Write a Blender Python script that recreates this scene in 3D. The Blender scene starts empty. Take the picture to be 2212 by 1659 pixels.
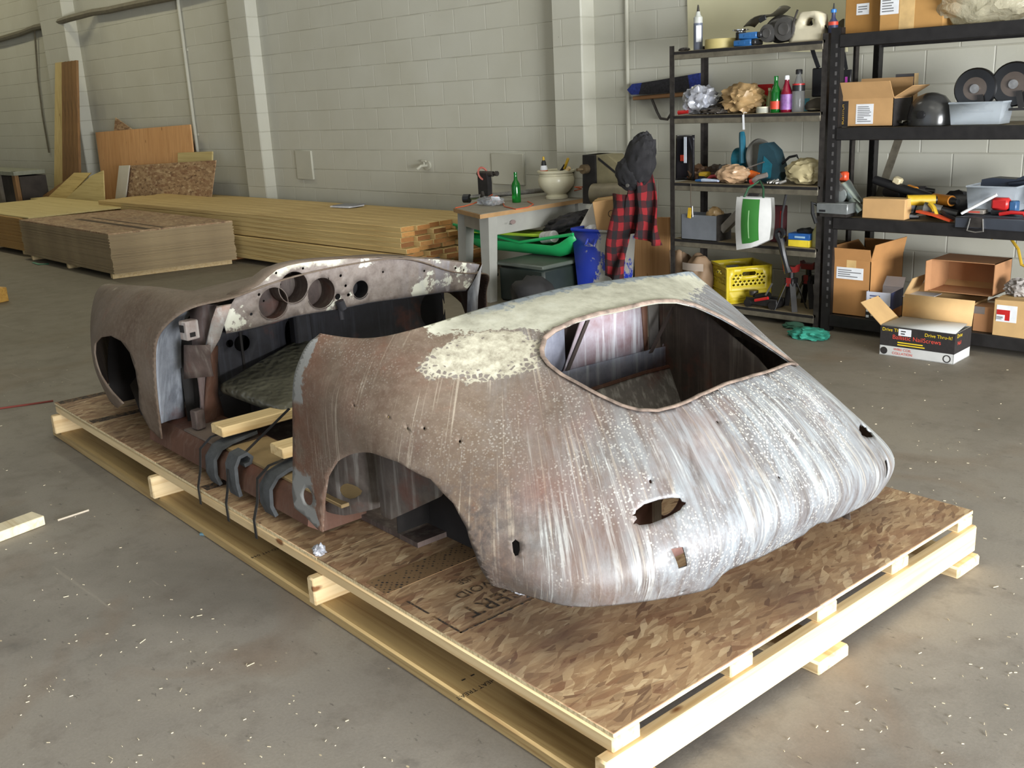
import bpy, bmesh, math, random
import numpy as np
from mathutils import Vector, Matrix, Euler, noise as mnoise
from mathutils.geometry import delaunay_2d_cdt
random.seed(7)
scn = bpy.context.scene
COL = scn.collection
PI = math.pi
# ------------------------------------------------------------------ camera
CAMH = 1.48
RM = np.array([[0.7011458642409664, 0.7114079409531946, -0.04788756212759587],
               [0.16359813527235478, -0.22588096624628065, -0.9603194464463661],
               [-0.6939957688582811, 0.6654896923592301, -0.2747605178522211]])   # rows: right, down, forward
FPX = 2180.4178
cd = bpy.data.cameras.new('camera'); cam = bpy.data.objects.new('camera', cd); COL.objects.link(cam)
cd.sensor_fit = 'HORIZONTAL'; cd.sensor_width = 36.0; cd.lens = 36.0 * FPX / 2212.0
cd.clip_start = 0.05; cd.clip_end = 100
cam.matrix_world = Matrix(((RM[0][0], -RM[1][0], -RM[2][0], 0), (RM[0][1], -RM[1][1], -RM[2][1], 0),
                           (RM[0][2], -RM[1][2], -RM[2][2], CAMH), (0, 0, 0, 1)))
scn.camera = cam
def ray(px, py):
    return RM.T @ np.array([(px - 1106.0) / FPX, (py - 829.5) / FPX, 1.0])
def atY(px, py, y):                       # point seen at a pixel on the plane y = const of the room
    d = ray(px, py) * 1.0; d = d * (y / d[1]); return Vector((d[0], d[1], d[2] + CAMH))
def atZ(px, py, z):
    d = ray(px, py); d = d * ((z - CAMH) / d[2]); return Vector((d[0], d[1], z))
# ------------------------------------------------------------------ colour management and light
vs = scn.view_settings
vs.view_transform = 'Standard'; vs.look = 'None'; vs.gamma = 1.0; vs.use_curve_mapping = False
vs.exposure = -0.12
w = bpy.data.worlds.new('sky'); scn.world = w; w.use_nodes = True
w.node_tree.nodes['Background'].inputs[0].default_value = (0.55, 0.68, 0.9, 1)
w.node_tree.nodes['Background'].inputs[1].default_value = 1.0
def area(name, loc, target, sx, sy, power, col):
    l = bpy.data.lights.new(name, 'AREA'); l.shape = 'RECTANGLE'; l.size = sx; l.size_y = sy
    l.energy = power; l.color = col
    o = bpy.data.objects.new(name, l); COL.objects.link(o); o.location = loc
    o.rotation_euler = (Vector(target) - Vector(loc)).to_track_quat('-Z', 'Y').to_euler()
    return o
area('doorway_daylight', (5.9, 0.9, 1.0), (-4, 1.5, 0.9), 5.0, 1.9, 2100, (0.96, 0.985, 1.0))
area('rear_fill_light', (-4.0, -6.8, 2.2), (-4.5, 4, 0.6), 6.0, 3.2, 34, (0.92, 0.96, 1.0))  # unseen fill light added behind the camera
for i, (x, y, pw) in enumerate([(-1.5, 1.0, 28), (-7.0, 4.4, 30), (-13.0, 4.4, 62), (-18.0, 4.4, 60)]):
    area('ceiling_strip_light', (x, y, 4.95), (x, y, 0), 2.4, 0.3, pw, (1.0, 0.97, 0.86) if x > -10 else (1.0, 0.93, 0.66))
# ------------------------------------------------------------------ helpers
def tag(o, label=None, cat=None, group=None, kind=None):
    if label: o['label'] = label
    if cat: o['category'] = cat
    if group: o['group'] = group
    if kind: o['kind'] = kind
    return o
def thing(name, label, cat, loc=(0, 0, 0), rz=0.0, group=None, rot=None):
    o = bpy.data.objects.new(name, None); COL.objects.link(o); o.location = loc
    o.rotation_euler = rot if rot else (0, 0, rz); o.empty_display_size = 0.1
    return tag(o, label, cat, group)
def copy_tree(o, parent=None):
    c = o.copy(); COL.objects.link(c); c.parent = parent
    for ch in list(o.children): copy_tree(ch, c)
    return c
def spin(p0, p1):
    return (Vector(p1) - Vector(p0)).to_track_quat('Z', 'Y').to_matrix()
class MB:
    def __init__(s): s.bm = bmesh.new()
    def face(s, pts):
        return s.bm.faces.new([s.bm.verts.new(p) for p in pts])
    def box(s, c, d, rot=None, bev=0.0, seg=1):
        m = Matrix.Translation(c)
        if rot is not None: m = m @ (rot.to_4x4() if isinstance(rot, Matrix) else Euler(rot).to_matrix().to_4x4())
        r = bmesh.ops.create_cube(s.bm, size=1.0, matrix=m @ Matrix.Diagonal((d[0], d[1], d[2], 1)))
        if bev:
            es = list({e for v in r['verts'] for e in v.link_edges})
            bmesh.ops.bevel(s.bm, geom=es, offset=min(bev, min(d) * .45), segments=seg, affect='EDGES', profile=.5)
        return s
    def b2(s, a, b, bev=0.0):             # box from its two corners
        return s.box([(a[i] + b[i]) / 2 for i in range(3)], [abs(b[i] - a[i]) for i in range(3)], bev=bev)
    def cyl(s, p0, p1, r0, r1=None, n=14, cap=True):
        p0 = Vector(p0); p1 = Vector(p1); r1 = r0 if r1 is None else r1; R = spin(p0, p1)
        A = [s.bm.verts.new(p0 + R @ Vector((r0 * math.cos(2 * PI * i / n), r0 * math.sin(2 * PI * i / n), 0))) for i in range(n)]
        B = [s.bm.verts.new(p1 + R @ Vector((r1 * math.cos(2 * PI * i / n), r1 * math.sin(2 * PI * i / n), 0))) for i in range(n)]
        for i in range(n): s.bm.faces.new([A[i], A[(i + 1) % n], B[(i + 1) % n], B[i]])
        if cap: s.bm.faces.new(A[::-1]); s.bm.faces.new(B)
        return s
    def tube(s, pts, r, n=8, flat=1.0):
        pts = [Vector(p) for p in pts]; rings = []; up = None
        for i, p in enumerate(pts):
            t = (pts[min(i + 1, len(pts) - 1)] - pts[max(i - 1, 0)]).normalized()
            if up is None: up = Vector((0, 0, 1)) if abs(t.z) < .9 else Vector((1, 0, 0))
            b = t.cross(up).normalized(); up = b.cross(t).normalized()
            rr = r[i] if isinstance(r, (list, tuple)) else r
            rings.append([s.bm.verts.new(p + b * (rr * math.cos(2 * PI * k / n)) + up * (rr * flat * math.sin(2 * PI * k / n))) for k in range(n)])
        for a, b in zip(rings, rings[1:]):
            for k in range(n): s.bm.faces.new([a[k], a[(k + 1) % n], b[(k + 1) % n], b[k]])
        s.bm.faces.new(rings[0][::-1]); s.bm.faces.new(rings[-1])
        return s
    def ribbon(s, pts, wid, th, side):    # flat strap along pts, its width along the vector 'side'
        pts = [Vector(p) for p in pts]; sd = Vector(side).normalized() * wid / 2; prev = None
        for i, p in enumerate(pts):
            t = (pts[min(i + 1, len(pts) - 1)] - pts[max(i - 1, 0)]).normalized()
            nn = t.cross(sd).normalized() * th
            q = [s.bm.verts.new(v) for v in (p - sd, p + sd, p + sd + nn, p - sd + nn)]
            if prev:
                for k in range(4): s.bm.faces.new([prev[k], prev[(k + 1) % 4], q[(k + 1) % 4], q[k]])
            else: s.bm.faces.new(q[::-1])
            prev = q
        s.bm.faces.new(prev); return s
    def lathe(s, prof, n=24, m=None):
        m = m or Matrix.Identity(4); rings = []
        for r, z in prof:
            rings.append([s.bm.verts.new(m @ Vector((r * math.cos(2 * PI * k / n), r * math.sin(2 * PI * k / n), z))) for k in range(n)])
        for a, b in zip(rings, rings[1:]):
            for k in range(n): s.bm.faces.new([a[k], a[(k + 1) % n], b[(k + 1) % n], b[k]])
        if prof[0] == prof[-1]: return s
        if prof[0][0] > 1e-4: s.bm.faces.new(rings[0][::-1])
        if prof[-1][0] > 1e-4: s.bm.faces.new(rings[-1])
        return s
    def prism(s, poly, h, m=None):        # 2D outline extruded along local z
        m = m or Matrix.Identity(4)
        A = [s.bm.verts.new(m @ Vector((x, y, 0))) for x, y in poly]; B = [s.bm.verts.new(m @ Vector((x, y, h))) for x, y in poly]
        n = len(A)
        for i in range(n): s.bm.faces.new([A[i], A[(i + 1) % n], B[(i + 1) % n], B[i]])
        s.bm.faces.new(A[::-1]); s.bm.faces.new(B); return s
    def blob(s, c, d, seed=0, amp=.25, fr=3.0, sub=3, rot=None, flat=None, ridge=False):
        m = Matrix.Identity(3) if rot is None else Euler(rot).to_matrix()
        r = bmesh.ops.create_icosphere(s.bm, subdivisions=sub, radius=1.0)
        for v in r['verts']:
            p = v.co.copy(); q = p * fr + Vector((seed * 7.3, seed * 3.1, seed * 1.7))
            k = mnoise.noise(q)
            if ridge: k = .6 - 1.7 * abs(k) + .4 * mnoise.noise(q * 2.6)
            p *= 1 + amp * k
            if flat is not None and p.z < flat: p.z = flat + (p.z - flat) * .08
            v.co = Vector(c) + m @ Vector((p.x * d[0], p.y * d[1], p.z * d[2]))
        return s
    def sheet(s, fn, nu, nv):             # a surface from fn(u, v), u and v in 0..1
        V = [[s.bm.verts.new(fn(i / nu, j / nv)) for j in range(nv + 1)] for i in range(nu + 1)]
        for i in range(nu):
            for j in range(nv): s.bm.faces.new([V[i][j], V[i + 1][j], V[i + 1][j + 1], V[i][j + 1]])
        return s
    def build(s, name, mat, parent=None, smooth=40, solid=0.0, sub=0, org=None):
        bmesh.ops.recalc_face_normals(s.bm, faces=s.bm.faces[:])
        if org is not None: bmesh.ops.translate(s.bm, verts=s.bm.verts[:], vec=-Vector(org))
        me = bpy.data.meshes.new(name); s.bm.to_mesh(me); s.bm.free()
        me.shade_smooth(); me.set_sharp_from_angle(angle=math.radians(smooth))
        for mm in (mat if isinstance(mat, (list, tuple)) else [mat]): me.materials.append(mm)
        o = bpy.data.objects.new(name, me); COL.objects.link(o)
        if org is not None: o.location = org
        if parent is not None: o.parent = parent
        if sub: md = o.modifiers.new('s', 'SUBSURF'); md.levels = md.render_levels = sub
        if solid: md = o.modifiers.new('t', 'SOLIDIFY'); md.thickness = solid; md.offset = -1
        return o
# ------------------------------------------------------------------ materials
class NT:
    def __init__(s, name):
        s.m = bpy.data.materials.new(name); s.m.use_nodes = True; s.t = s.m.node_tree; s.n = s.t.nodes
        s.b = s.n['Principled BSDF']; s.co = s.n.new('ShaderNodeTexCoord').outputs['Object']
    def put(s, sock, v):
        if isinstance(v, bpy.types.NodeSocket): s.t.links.new(v, sock)
        elif isinstance(v, (tuple, list)) and len(v) == 3 and sock.type == 'RGBA': sock.default_value = (*v, 1)
        else: sock.default_value = v
    def node(s, t, **kw):
        n = s.n.new('ShaderNode' + t)
        for k, v in kw.items(): setattr(n, k, v)
        return n
    def math(s, op, a, b=0.0, c=None, clamp=False):
        n = s.node('Math', operation=op, use_clamp=clamp); s.put(n.inputs[0], a); s.put(n.inputs[1], b)
        if c is not None: s.put(n.inputs[2], c)
        return n.outputs[0]
    def step(s, a, lo, hi):
        n = s.node('MapRange', clamp=True); s.put(n.inputs[0], a); s.put(n.inputs[1], lo); s.put(n.inputs[2], hi); return n.outputs[0]
    def mp(s, v, scale=(1, 1, 1), loc=(0, 0, 0), rot=(0, 0, 0)):
        n = s.node('Mapping'); s.put(n.inputs[0], v); n.inputs[1].default_value = loc; n.inputs[2].default_value = rot; n.inputs[3].default_value = scale
        return n.outputs[0]
    def noise(s, v, scale=5.0, det=4.0, rough=.55, dist=0.0):
        n = s.node('TexNoise'); s.put(n.inputs['Vector'], v); n.inputs['Scale'].default_value = scale
        n.inputs['Detail'].default_value = det; n.inputs['Roughness'].default_value = rough; n.inputs['Distortion'].default_value = dist
        return n.outputs[0]
    def voro(s, v, scale=5.0, feat='F1', out='Distance', rnd=1.0):
        n = s.node('TexVoronoi', feature=feat); s.put(n.inputs['Vector'], v); n.inputs['Scale'].default_value = scale
        n.inputs['Randomness'].default_value = rnd
        return n.outputs[out]
    def mix(s, f, a, b):
        n = s.node('Mix', data_type='RGBA', clamp_factor=True); s.put(n.inputs[0], f); s.put(n.inputs[6], a); s.put(n.inputs[7], b); return n.outputs[2]
    def ramp(s, f, st):
        n = s.node('ValToRGB'); s.put(n.inputs[0], f); e = n.color_ramp.elements
        while len(e) < len(st): e.new(.5)
        for k, (p, c) in zip(e, st): k.position = p; k.color = (*c, 1)
        return n.outputs[0]
    def sep(s, v):
        n = s.node('SeparateXYZ'); s.put(n.inputs[0], v); return n.outputs[0], n.outputs[1], n.outputs[2]
    def bump(s, h, st=.3, d=.01):
        n = s.node('Bump'); n.inputs['Strength'].default_value = st; n.inputs['Distance'].default_value = d; s.put(n.inputs['Height'], h)
        s.t.links.new(n.outputs[0], s.b.inputs['Normal'])
    def done(s, col, rough=.6, metal=0.0, spec=None):
        s.put(s.b.inputs['Base Color'], col); s.put(s.b.inputs['Roughness'], rough); s.put(s.b.inputs['Metallic'], metal)
        if spec is not None: s.b.inputs['Specular IOR Level'].default_value = spec
        return s.m
def lin(r, g, b):
    f = lambda c: (c / 255 / 12.92) if c <= 10 else ((c / 255 + .055) / 1.055) ** 2.4
    return (f(r), f(g), f(b))
def sc(c, k): return tuple(min(1, x * k) for x in c)
CACHE = {}
def flat(name, rgb, rough=.6, metal=0.0, var=.12, scale=14, bump=0.0, spec=None):
    if name in CACHE: return CACHE[name]
    t = NT(name); c = lin(*rgb); nz = t.noise(t.co, scale, 4)
    m = t.done(t.ramp(nz, [(.25, sc(c, 1 - var * 1.6)), (.75, sc(c, 1 + var * 1.6))]), rough, metal, spec)
    if bump: t.bump(nz, bump, .01)
    CACHE[name] = m; return m
def clear(name, rgb, rough=.1, trans=.9, ior=1.45, alpha=1.0, bump=0.0):
    if name in CACHE: return CACHE[name]
    t = NT(name); m = t.done(lin(*rgb), rough); t.b.inputs['Transmission Weight'].default_value = trans; t.b.inputs['IOR'].default_value = ior
    t.b.inputs['Alpha'].default_value = alpha
    if bump: t.bump(t.noise(t.co, 22, 3), bump, .02)
    CACHE[name] = m; return m
def pine(name, light=(222, 198, 154), dark=(188, 156, 110), axis=0, grain=1.0):
    if name in CACHE: return CACHE[name]
    t = NT(name); s1 = [38.0, 38.0, 38.0]; s1[axis] = 1.3
    g = t.noise(t.mp(t.co, s1), 1.0 * grain, 3, .6, .6)
    s2 = [3.0, 3.0, 3.0]; s2[axis] = .7
    big = t.noise(t.mp(t.co, s2), 1.0, 2)
    c = t.ramp(g, [(.3, lin(*dark)), (.52, sc(lin(*light), .92)), (.75, lin(*light))])
    c = t.mix(t.math('MULTIPLY', t.step(big, .45, .75), .5), c, sc(lin(*dark), 1.05))
    s3 = [9.0, 9.0, 9.0]; s3[axis] = 3.5
    k = t.voro(t.mp(t.co, s3), .8); c = t.mix(t.step(k, .085, .05), c, lin(120, 78, 42))
    m = t.done(c, .65); t.bump(g, .08, .003); CACHE[name] = m; return m
def osb(name, axis=0, tint=1.0, dirt=0.0, size=1.0, edge=False):
    if name in CACHE: return CACHE[name]
    t = NT(name)
    wv = t.noise(t.co, 5 / size, 2)
    v = t.node('VectorMath', operation='MULTIPLY_ADD'); t.put(v.inputs[0], t.node('TexNoise').outputs[1]); v.inputs[1].default_value = (.05, .05, .05); t.put(v.inputs[2], t.co)
    def layer(a, b, off, rot):
        sx = [a, b, b] if axis == 0 else [b, a, b]
        q = t.mp(t.mp(v.outputs[0], (1, 1, 1), off, (0, 0, rot)), [k / size for k in sx])
        n = t.node('TexVoronoi'); t.put(n.inputs['Vector'], q); n.inputs['Scale'].default_value = 1.0
        return n.outputs['Color'], n.outputs['Distance']
    c1, d1 = layer(13, 48, (0, 0, 0), .4); c2, d2 = layer(16, 60, (3, 2, 1), -.5); c3, d3 = layer(9, 36, (1, 5, 2), .08); c4, d4 = layer(20, 90, (7, 1, 2), -.12)
    tone = [(0, sc(lin(112, 84, 62), tint)), (.2, sc(lin(150, 118, 86), tint)), (.6, sc(lin(168, 138, 104), tint)), (.9, sc(lin(184, 156, 120), tint)), (1, sc(lin(206, 182, 146), tint))]
    g = lambda c: t.ramp(t.sep(c)[0], tone)
    m1 = t.step(t.sep(c1)[1], .45, .5); m2 = t.step(t.sep(c2)[1], .5, .55); m4 = t.math('MULTIPLY', t.step(t.sep(c4)[1], .6, .65), .7)
    c = t.mix(m1, g(c3), g(c1)); c = t.mix(m2, c, g(c2)); c = t.mix(m4, c, g(c4))
    red = t.math('MULTIPLY', t.step(t.sep(c3)[2], .8, .85), .35); c = t.mix(red, c, lin(118, 70, 48))
    fb = t.noise(t.mp(t.co, (14, 70, 30) if axis == 0 else (70, 14, 30), (0, 0, 0), (0, 0, .2)), 1.0 / size, 5, .65, .9); c = t.mix(t.math('MULTIPLY', t.step(fb, .52, .68), .28), c, sc(lin(112, 86, 66), tint)); c = t.mix(t.math('MULTIPLY', t.step(fb, .42, .28), .22), c, sc(lin(186, 160, 126), tint))
    fine = t.noise(t.mp(t.co, (40, 140, 60) if axis == 0 else (140, 40, 60)), 1.0, 3)
    c = t.mix(t.math('MULTIPLY', t.step(fine, .58, .8), .25), c, sc(lin(88, 60, 38), tint))
    if dirt: c = t.mix(t.math('MULTIPLY', t.step(t.noise(t.co, 2.2, 4), .5, .72), dirt), c, lin(84, 66, 60))
    if edge: c = t.mix(t.step(t.math('ABSOLUTE', t.sep(t.node('NewGeometry').outputs['Normal'])[2]), .6, .4), c, t.ramp(fine, [(.3, lin(176, 152, 110)), (.6, lin(226, 208, 168))]))  # sheet edges paled in the colour to look brightly lit
    m = t.done(c, .7); t.bump(t.math('ADD', d1, fine), .07, .003); CACHE[name] = m; return m
def card(name='cardboard', rgb=(176, 138, 92)):
    return flat(name, rgb, .8, 0, .06, 9, .05)
BLACKMETAL = flat('black painted steel', (34, 32, 32), .5, .2, .25, 20)
DARKMETAL = flat('dark worn steel', (62, 58, 55), .45, .5, .3, 25)
STEEL = flat('bare steel', (150, 148, 145), .35, .8, .2, 30)
RUBBER = flat('black rubber', (26, 26, 27), .65, 0, .2, 20)
BLACKPL = flat('black plastic', (30, 30, 32), .4, 0, .15, 20)
WHITEP = flat('white paper', (214, 216, 220), .7, 0, .05, 20)
RED = flat('red plastic', (176, 34, 34), .4, 0, .1, 20)
ORANGE = flat('orange plastic', (206, 96, 28), .45, 0, .12, 20)
YELLOW = flat('yellow plastic', (192, 156, 38), .45, 0, .12, 20)
TEAL = flat('teal plastic', (24, 92, 108), .4, 0, .15, 20)
INK = flat('black ink', (34, 30, 30), .8, 0, .2, 60)
# ------------------------------------------------------------------ room shell
def struct(name, mb, mat, **k):
    o = mb.build(name, mat, **k); o['kind'] = 'structure'; return o
D = 6.2859
def wall_mat():
    t = NT('painted concrete block'); x, y, z = t.sep(t.co)
    cb = t.node('CombineXYZ'); t.put(cb.inputs[0], t.math('ADD', x, 7.4714 - .203 + .406 * 60)); t.put(cb.inputs[1], z)
    br = t.node('TexBrick'); t.put(br.inputs[0], cb.outputs[0]); br.offset = .5
    br.inputs['Scale'].default_value = 1.0; br.inputs['Mortar Size'].default_value = .006; br.inputs['Mortar Smooth'].default_value = .6
    br.inputs['Brick Width'].default_value = .406; br.inputs['Row Height'].default_value = .203; br.inputs['Bias'].default_value = 0
    br.inputs['Color1'].default_value = (.2, .2, .2, 1); br.inputs['Color2'].default_value = (.8, .8, .8, 1)
    f = br.outputs['Fac']; rnd = br.outputs['Color']
    pit = t.noise(t.co, 70, 3, .7); big = t.noise(t.co, 1.4, 3)
    base = t.ramp(big, [(.3, lin(176, 174, 160)), (.7, lin(184, 183, 171))])
    base = t.mix(t.math('MULTIPLY', t.step(t.sep(rnd)[0], .3, .9), .10), base, lin(160, 158, 146))
    zz = t.math('FRACT', t.math('DIVIDE', z, .203))
    bed = t.math('ABSOLUTE', t.math('SUBTRACT', zz, .5)); bed = t.step(bed, .462, .485)
    worn = t.math('MULTIPLY', bed, t.step(t.noise(t.mp(t.co, (3, 3, 6)), 1.0, 4), .35, .6))
    vert = t.math('MULTIPLY', f, t.math('SUBTRACT', 1, bed)); base = t.mix(t.math('MULTIPLY', t.math('MULTIPLY', vert, t.step(t.noise(t.co, 2.5, 3), .38, .6)), .4), base, lin(206, 205, 196))  # upright joints lightened in the colour to paint their highlight
    base = t.mix(t.math('MULTIPLY', worn, .34), base, lin(128, 122, 104))
    base = t.mix(t.step(t.voro(t.co, 5.5), .022, .012), base, lin(110, 104, 90))
    h = t.math('SUBTRACT', t.math('MULTIPLY', pit, .25), f)
    m = t.done(base, .6); t.bump(h, .5, .006); return m
WALL = wall_mat()
def floor_mat():
    t = NT('dusty concrete'); a = t.noise(t.co, .9, 6, .6, .4); b = t.noise(t.co, 6, 6, .65); g = t.noise(t.co, 120, 3, .7)
    c = t.ramp(a, [(.3, lin(112, 107, 101)), (.5, lin(138, 132, 125)), (.7, lin(150, 143, 133))])
    c = t.mix(t.math('MULTIPLY', t.step(b, .5, .72), .45), c, lin(98, 88, 80))
    br = t.step(t.noise(t.co, 1.7, 3, .5, .8), .56, .70); c = t.mix(t.math('MULTIPLY', br, .40), c, lin(118, 92, 70))
    dk = t.step(t.noise(t.mp(t.co, (1, 1, 1), (4, 2, 0)), 2.6, 5, .7), .6, .74); c = t.mix(t.math('MULTIPLY', dk, .55), c, lin(70, 66, 66))
    x, y, z = t.sep(t.co)
    far = t.math('MULTIPLY', t.step(t.math('ADD', t.math('MULTIPLY', x, -1), t.math('MULTIPLY', y, .9)), 3.5, 9.5), .75)  # far floor darkened in its colour for the light falling off
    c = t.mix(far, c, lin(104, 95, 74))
    sp = t.node('TexVoronoi'); t.put(sp.inputs['Vector'], t.mp(t.co, (1, 1.9, 1))); sp.inputs['Scale'].default_value = 11
    spk = t.math('MULTIPLY', t.step(sp.outputs['Distance'], .07, .045), t.step(t.sep(sp.outputs['Color'])[0], .72, .75))
    c = t.mix(spk, c, lin(206, 190, 160))
    sc2 = t.step(t.noise(t.mp(t.co, (1.2, 22, 1), (0, 0, 0), (0, 0, .4)), 1, 4, .6), .66, .72); c = t.mix(t.math('MULTIPLY', sc2, .35), c, lin(160, 152, 140))
    pk = t.math('MULTIPLY', t.step(t.noise(t.mp(t.co, (1, 2.2, 1), (3, 3, 0)), 16, 4, .7), .64, .70), .6); c = t.mix(pk, c, lin(66, 60, 58))
    c = t.mix(t.math('MULTIPLY', t.step(g, .35, .8), .25), c, lin(84, 80, 76))
    m = t.done(c, t.math('ADD', .45, t.math('MULTIPLY', b, .35))); t.bump(t.math('ADD', b, t.math('MULTIPLY', g, .4)), .12, .01); return m
struct('floor', MB().b2((-22, -7, -.12), (8, 6.6, 0)), floor_mat())
struct('wall_back', MB().b2((-22, D, 0), (8, D + .25, 5)), WALL)
struct('wall_left', MB().b2((-22.2, -7, 0), (-21.9, D, 5)), WALL)
PLAIN = flat('white painted wall', (205, 204, 196), .8, 0, .05, 2)
struct('wall_front', MB().b2((-22, -7.2, 0), (-8.2, -7, 5)).b2((.2, -7.2, 0), (8, -7, 5)).b2((-8.2, -7.2, 4), (.2, -7, 5)), PLAIN)
struct('wall_right', MB().b2((6, -7, 0), (6.2, -1.6, 5)).b2((6, 4.0, 0), (6.2, D, 5)).b2((6, -1.6, 3.7), (6.2, 4.0, 5)), PLAIN)
struct('ceiling', MB().b2((-22, -7.2, 5), (8, D + .2, 5.2)), flat('ceiling steel', (190, 188, 176), .7, 0, .05, 2))
for i, (xa, xb, d) in enumerate([(-5.75, -5.437, .15), (-10.68, -10.29, .14), (-15.95, -15.10, .18)]):
    struct('trim_%d' % (i + 1), MB().b2((xa, D - d, 0), (xb, D + .02, 5), bev=.012), WALL)
# painted-over cover plates, spigot, conduits and cable on the wall
COVER = flat('painted cover plate', (172, 170, 156), .6, 0, .04, 3)
def plate(a, b, c_, d, label):
    p0 = atY(*a, D); p1 = atY(*b, D)
    tag(MB().b2((p0.x, D - .022, p1.z), (p1.x, D + .002, p0.z), bev=.004).build('wall_cover_plate', COVER), label, 'cover plate', 'painted covers on the block wall')
plate((640, 325), (680, 388), 0, 0, 'narrow painted cover plate on the block wall above the lumber stack')
plate((1064, 331), (1136, 400), 0, 0, 'wide painted cover plate on the block wall behind the green bottle')
sp_ = thing('wall_spigot', 'small white painted tap on the block wall above the lumber stack', 'tap', atY(925, 357, D))
MB().cyl((0, .02, 0), (0, -.02, 0), .045, n=20).build('flange', COVER, sp_)
MB().tube([(0, -.01, 0), (0, -.09, 0), (-.02, -.12, -.03)], .014).build('spout', COVER, sp_)
MB().cyl((0, -.05, 0), (0, -.05, .04), .008).cyl((-.03, -.05, .042), (.03, -.05, .042), .01).build('handle', COVER, sp_)
def conduit(px, x, r, label, z0=0.0):
    m = MB().cyl((x, D - r, z0), (x, D - r, 5), r, n=10)
    for z in (1.2, 2.2, 3.2): m.box((x, D - .004, z), (r * 4, .008, .03))
    tag(m.build('wall_conduit', COVER), label, 'conduit', 'painted conduits on the wall')
conduit(0, -12.0, .022, 'thin white conduit running up the wall left of the middle pilaster', .55)
conduit(0, -5.1, .016, 'thin white conduit running up the wall beside the push broom')
GREY = flat('grey cable', (96, 90, 74), .6)
pts = [atY(-60, 95, D - .055), atY(0, 85, D - .055), atY(45, 72, D - .055), atY(75, 60, D - .055), atY(110, 53, D - .055), atY(150, 40, D - .235), atY(200, 27, D - .055), atY(235, 22, D - .055), atY(290, 10, D - .055), atY(330, 2, D - .055), atY(370, -6, D - .055), atY(450, -28, D - .055)]
tag(MB().tube(pts, .045, 8).build('cable_run', GREY), 'thick grey cable bundle sagging across the top left of the wall', 'cable')
tag(MB().tube([atY(75, 66, D - .035), atY(82, 170, D - .02), atY(92, 250, D - .02), atY(106, 330, D - .02)], .014, 6).build('hanging_cable', GREY), 'thin dark cable hanging straight down from the thick cable bundle', 'cable')
# ------------------------------------------------------------------ pallet: x across, y along the car, z up
PLOC = Vector((-1.20359, 1.40043, 0)); PYAW = 1.5077578751212584
PM = Matrix.Translation(PLOC) @ Matrix.Rotation(PYAW, 4, 'Z'); PMI = PM.inverted()
def praw(px, py):
    d = PMI.to_3x3() @ Vector(ray(px, py)); return PMI @ Vector((0, 0, CAMH)), d
def pX(px, py, x): c, d = praw(px, py); return c + d * ((x - c.x) / d.x)
def pY(px, py, y): c, d = praw(px, py); return c + d * ((y - c.y) / d.y)
def pZ(px, py, z): c, d = praw(px, py); return c + d * ((z - c.z) / d.z)
PX_ = pine('pine across', axis=0); PYM = pine('pine along', axis=1); PZM = pine('pine upright', axis=2)
PYD = pine('darker pine along', (178, 152, 104), (140, 112, 70), 1)  # darker, yellower pine for the left runner
DECK = osb('deck osb', 0, .98, .55, edge=True)
PL, PW = 3.662, 1.61
pal = thing('pallet', 'large low timber pallet with oriented strand board deck under the rusty car body', 'pallet', PLOC, PYAW)
for i in range(3):
    MB().b2((0, i * 1.2207 + .001, .165), (PW, (i + 1) * 1.2207 - .001, .178), bev=.002).build('deck_sheet', DECK, pal)
for x in (0.042, .445, .81, 1.18, 1.568):
    MB().b2((x - .044, .001, .127), (x + .044, PL - .01, .165), bev=.005).build('stringer', PYM, pal)
for y in (-.010, 1.195, 2.42, 3.60):
    MB().b2((-.035, y, .038), (PW + .012, y + .038, .127), bev=.005).build('cross_member', PX_, pal)
for x in (.055, .80, 1.545):
    MB().b2((x - .07, -.03, 0), (x + .07, PL + .06, .038), bev=.006).build('runner', PYM if x > .1 else PYD, pal)
# stencilled marks on the deck
def mtext(s, size, mat, parent, m, name='stencil', ext=0.0):
    cu = bpy.data.curves.new(name, 'FONT'); cu.body = s; cu.size = size; cu.align_x = 'CENTER'; cu.extrude = ext
    o = bpy.data.objects.new(name, cu); COL.objects.link(o)
    bpy.context.view_layer.update()
    me = bpy.data.meshes.new_from_object(o.evaluated_get(bpy.context.evaluated_depsgraph_get()))
    bpy.data.objects.remove(o); bpy.data.curves.remove(cu)
    me.name = name; me.materials.clear(); me.materials.append(mat)
    q = bpy.data.objects.new(name, me); COL.objects.link(q); q.parent = parent; q.matrix_basis = m; return q
R180 = Matrix.Rotation(PI, 4, 'Z')
def stencil_mat():
    t = NT('worn stencil ink'); k = t.noise(t.co, 70, 4, .7)
    c = t.ramp(k, [(.45, lin(40, 33, 30)), (.62, lin(120, 92, 62))]); return t.done(c, .8)
STEN = stencil_mat()
for s, x, y, h in (('CERT', .20, .655, .085), ('VOID', .20, .735, .05), ('USE', .22, .79, .035), ('CARB MARK', .47, .655, .055), ('RATED', .44, .73, .04)):
    mtext(s, h, STEN, pal, Matrix.Translation((x, y, .1792)) @ R180)
fr = MB()
for a, b in (((.03, .56), (.62, .566)), ((.03, .56), (.036, .68)), ((.03, .70), (.036, .80))):
    fr.b2((a[0], a[1], .1782), (b[0], b[1], .1788))
fr.build('stencil_frame', STEN, pal)
def mesh_band():
    t = NT('stencilled mesh band'); x, y, z = t.sep(t.co)
    v = t.voro(t.mp(t.co, (1, 1, 1), (0, 0, 0), (0, 0, .78)), 70, 'F1', 'Distance', .15); nz = t.noise(t.co, 9, 4)
    hole = t.step(t.math('ADD', v, t.math('MULTIPLY', nz, .2)), .52, .62); c = t.mix(hole, lin(38, 33, 31), lin(126, 98, 66)); return t.done(c, .8)
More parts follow.
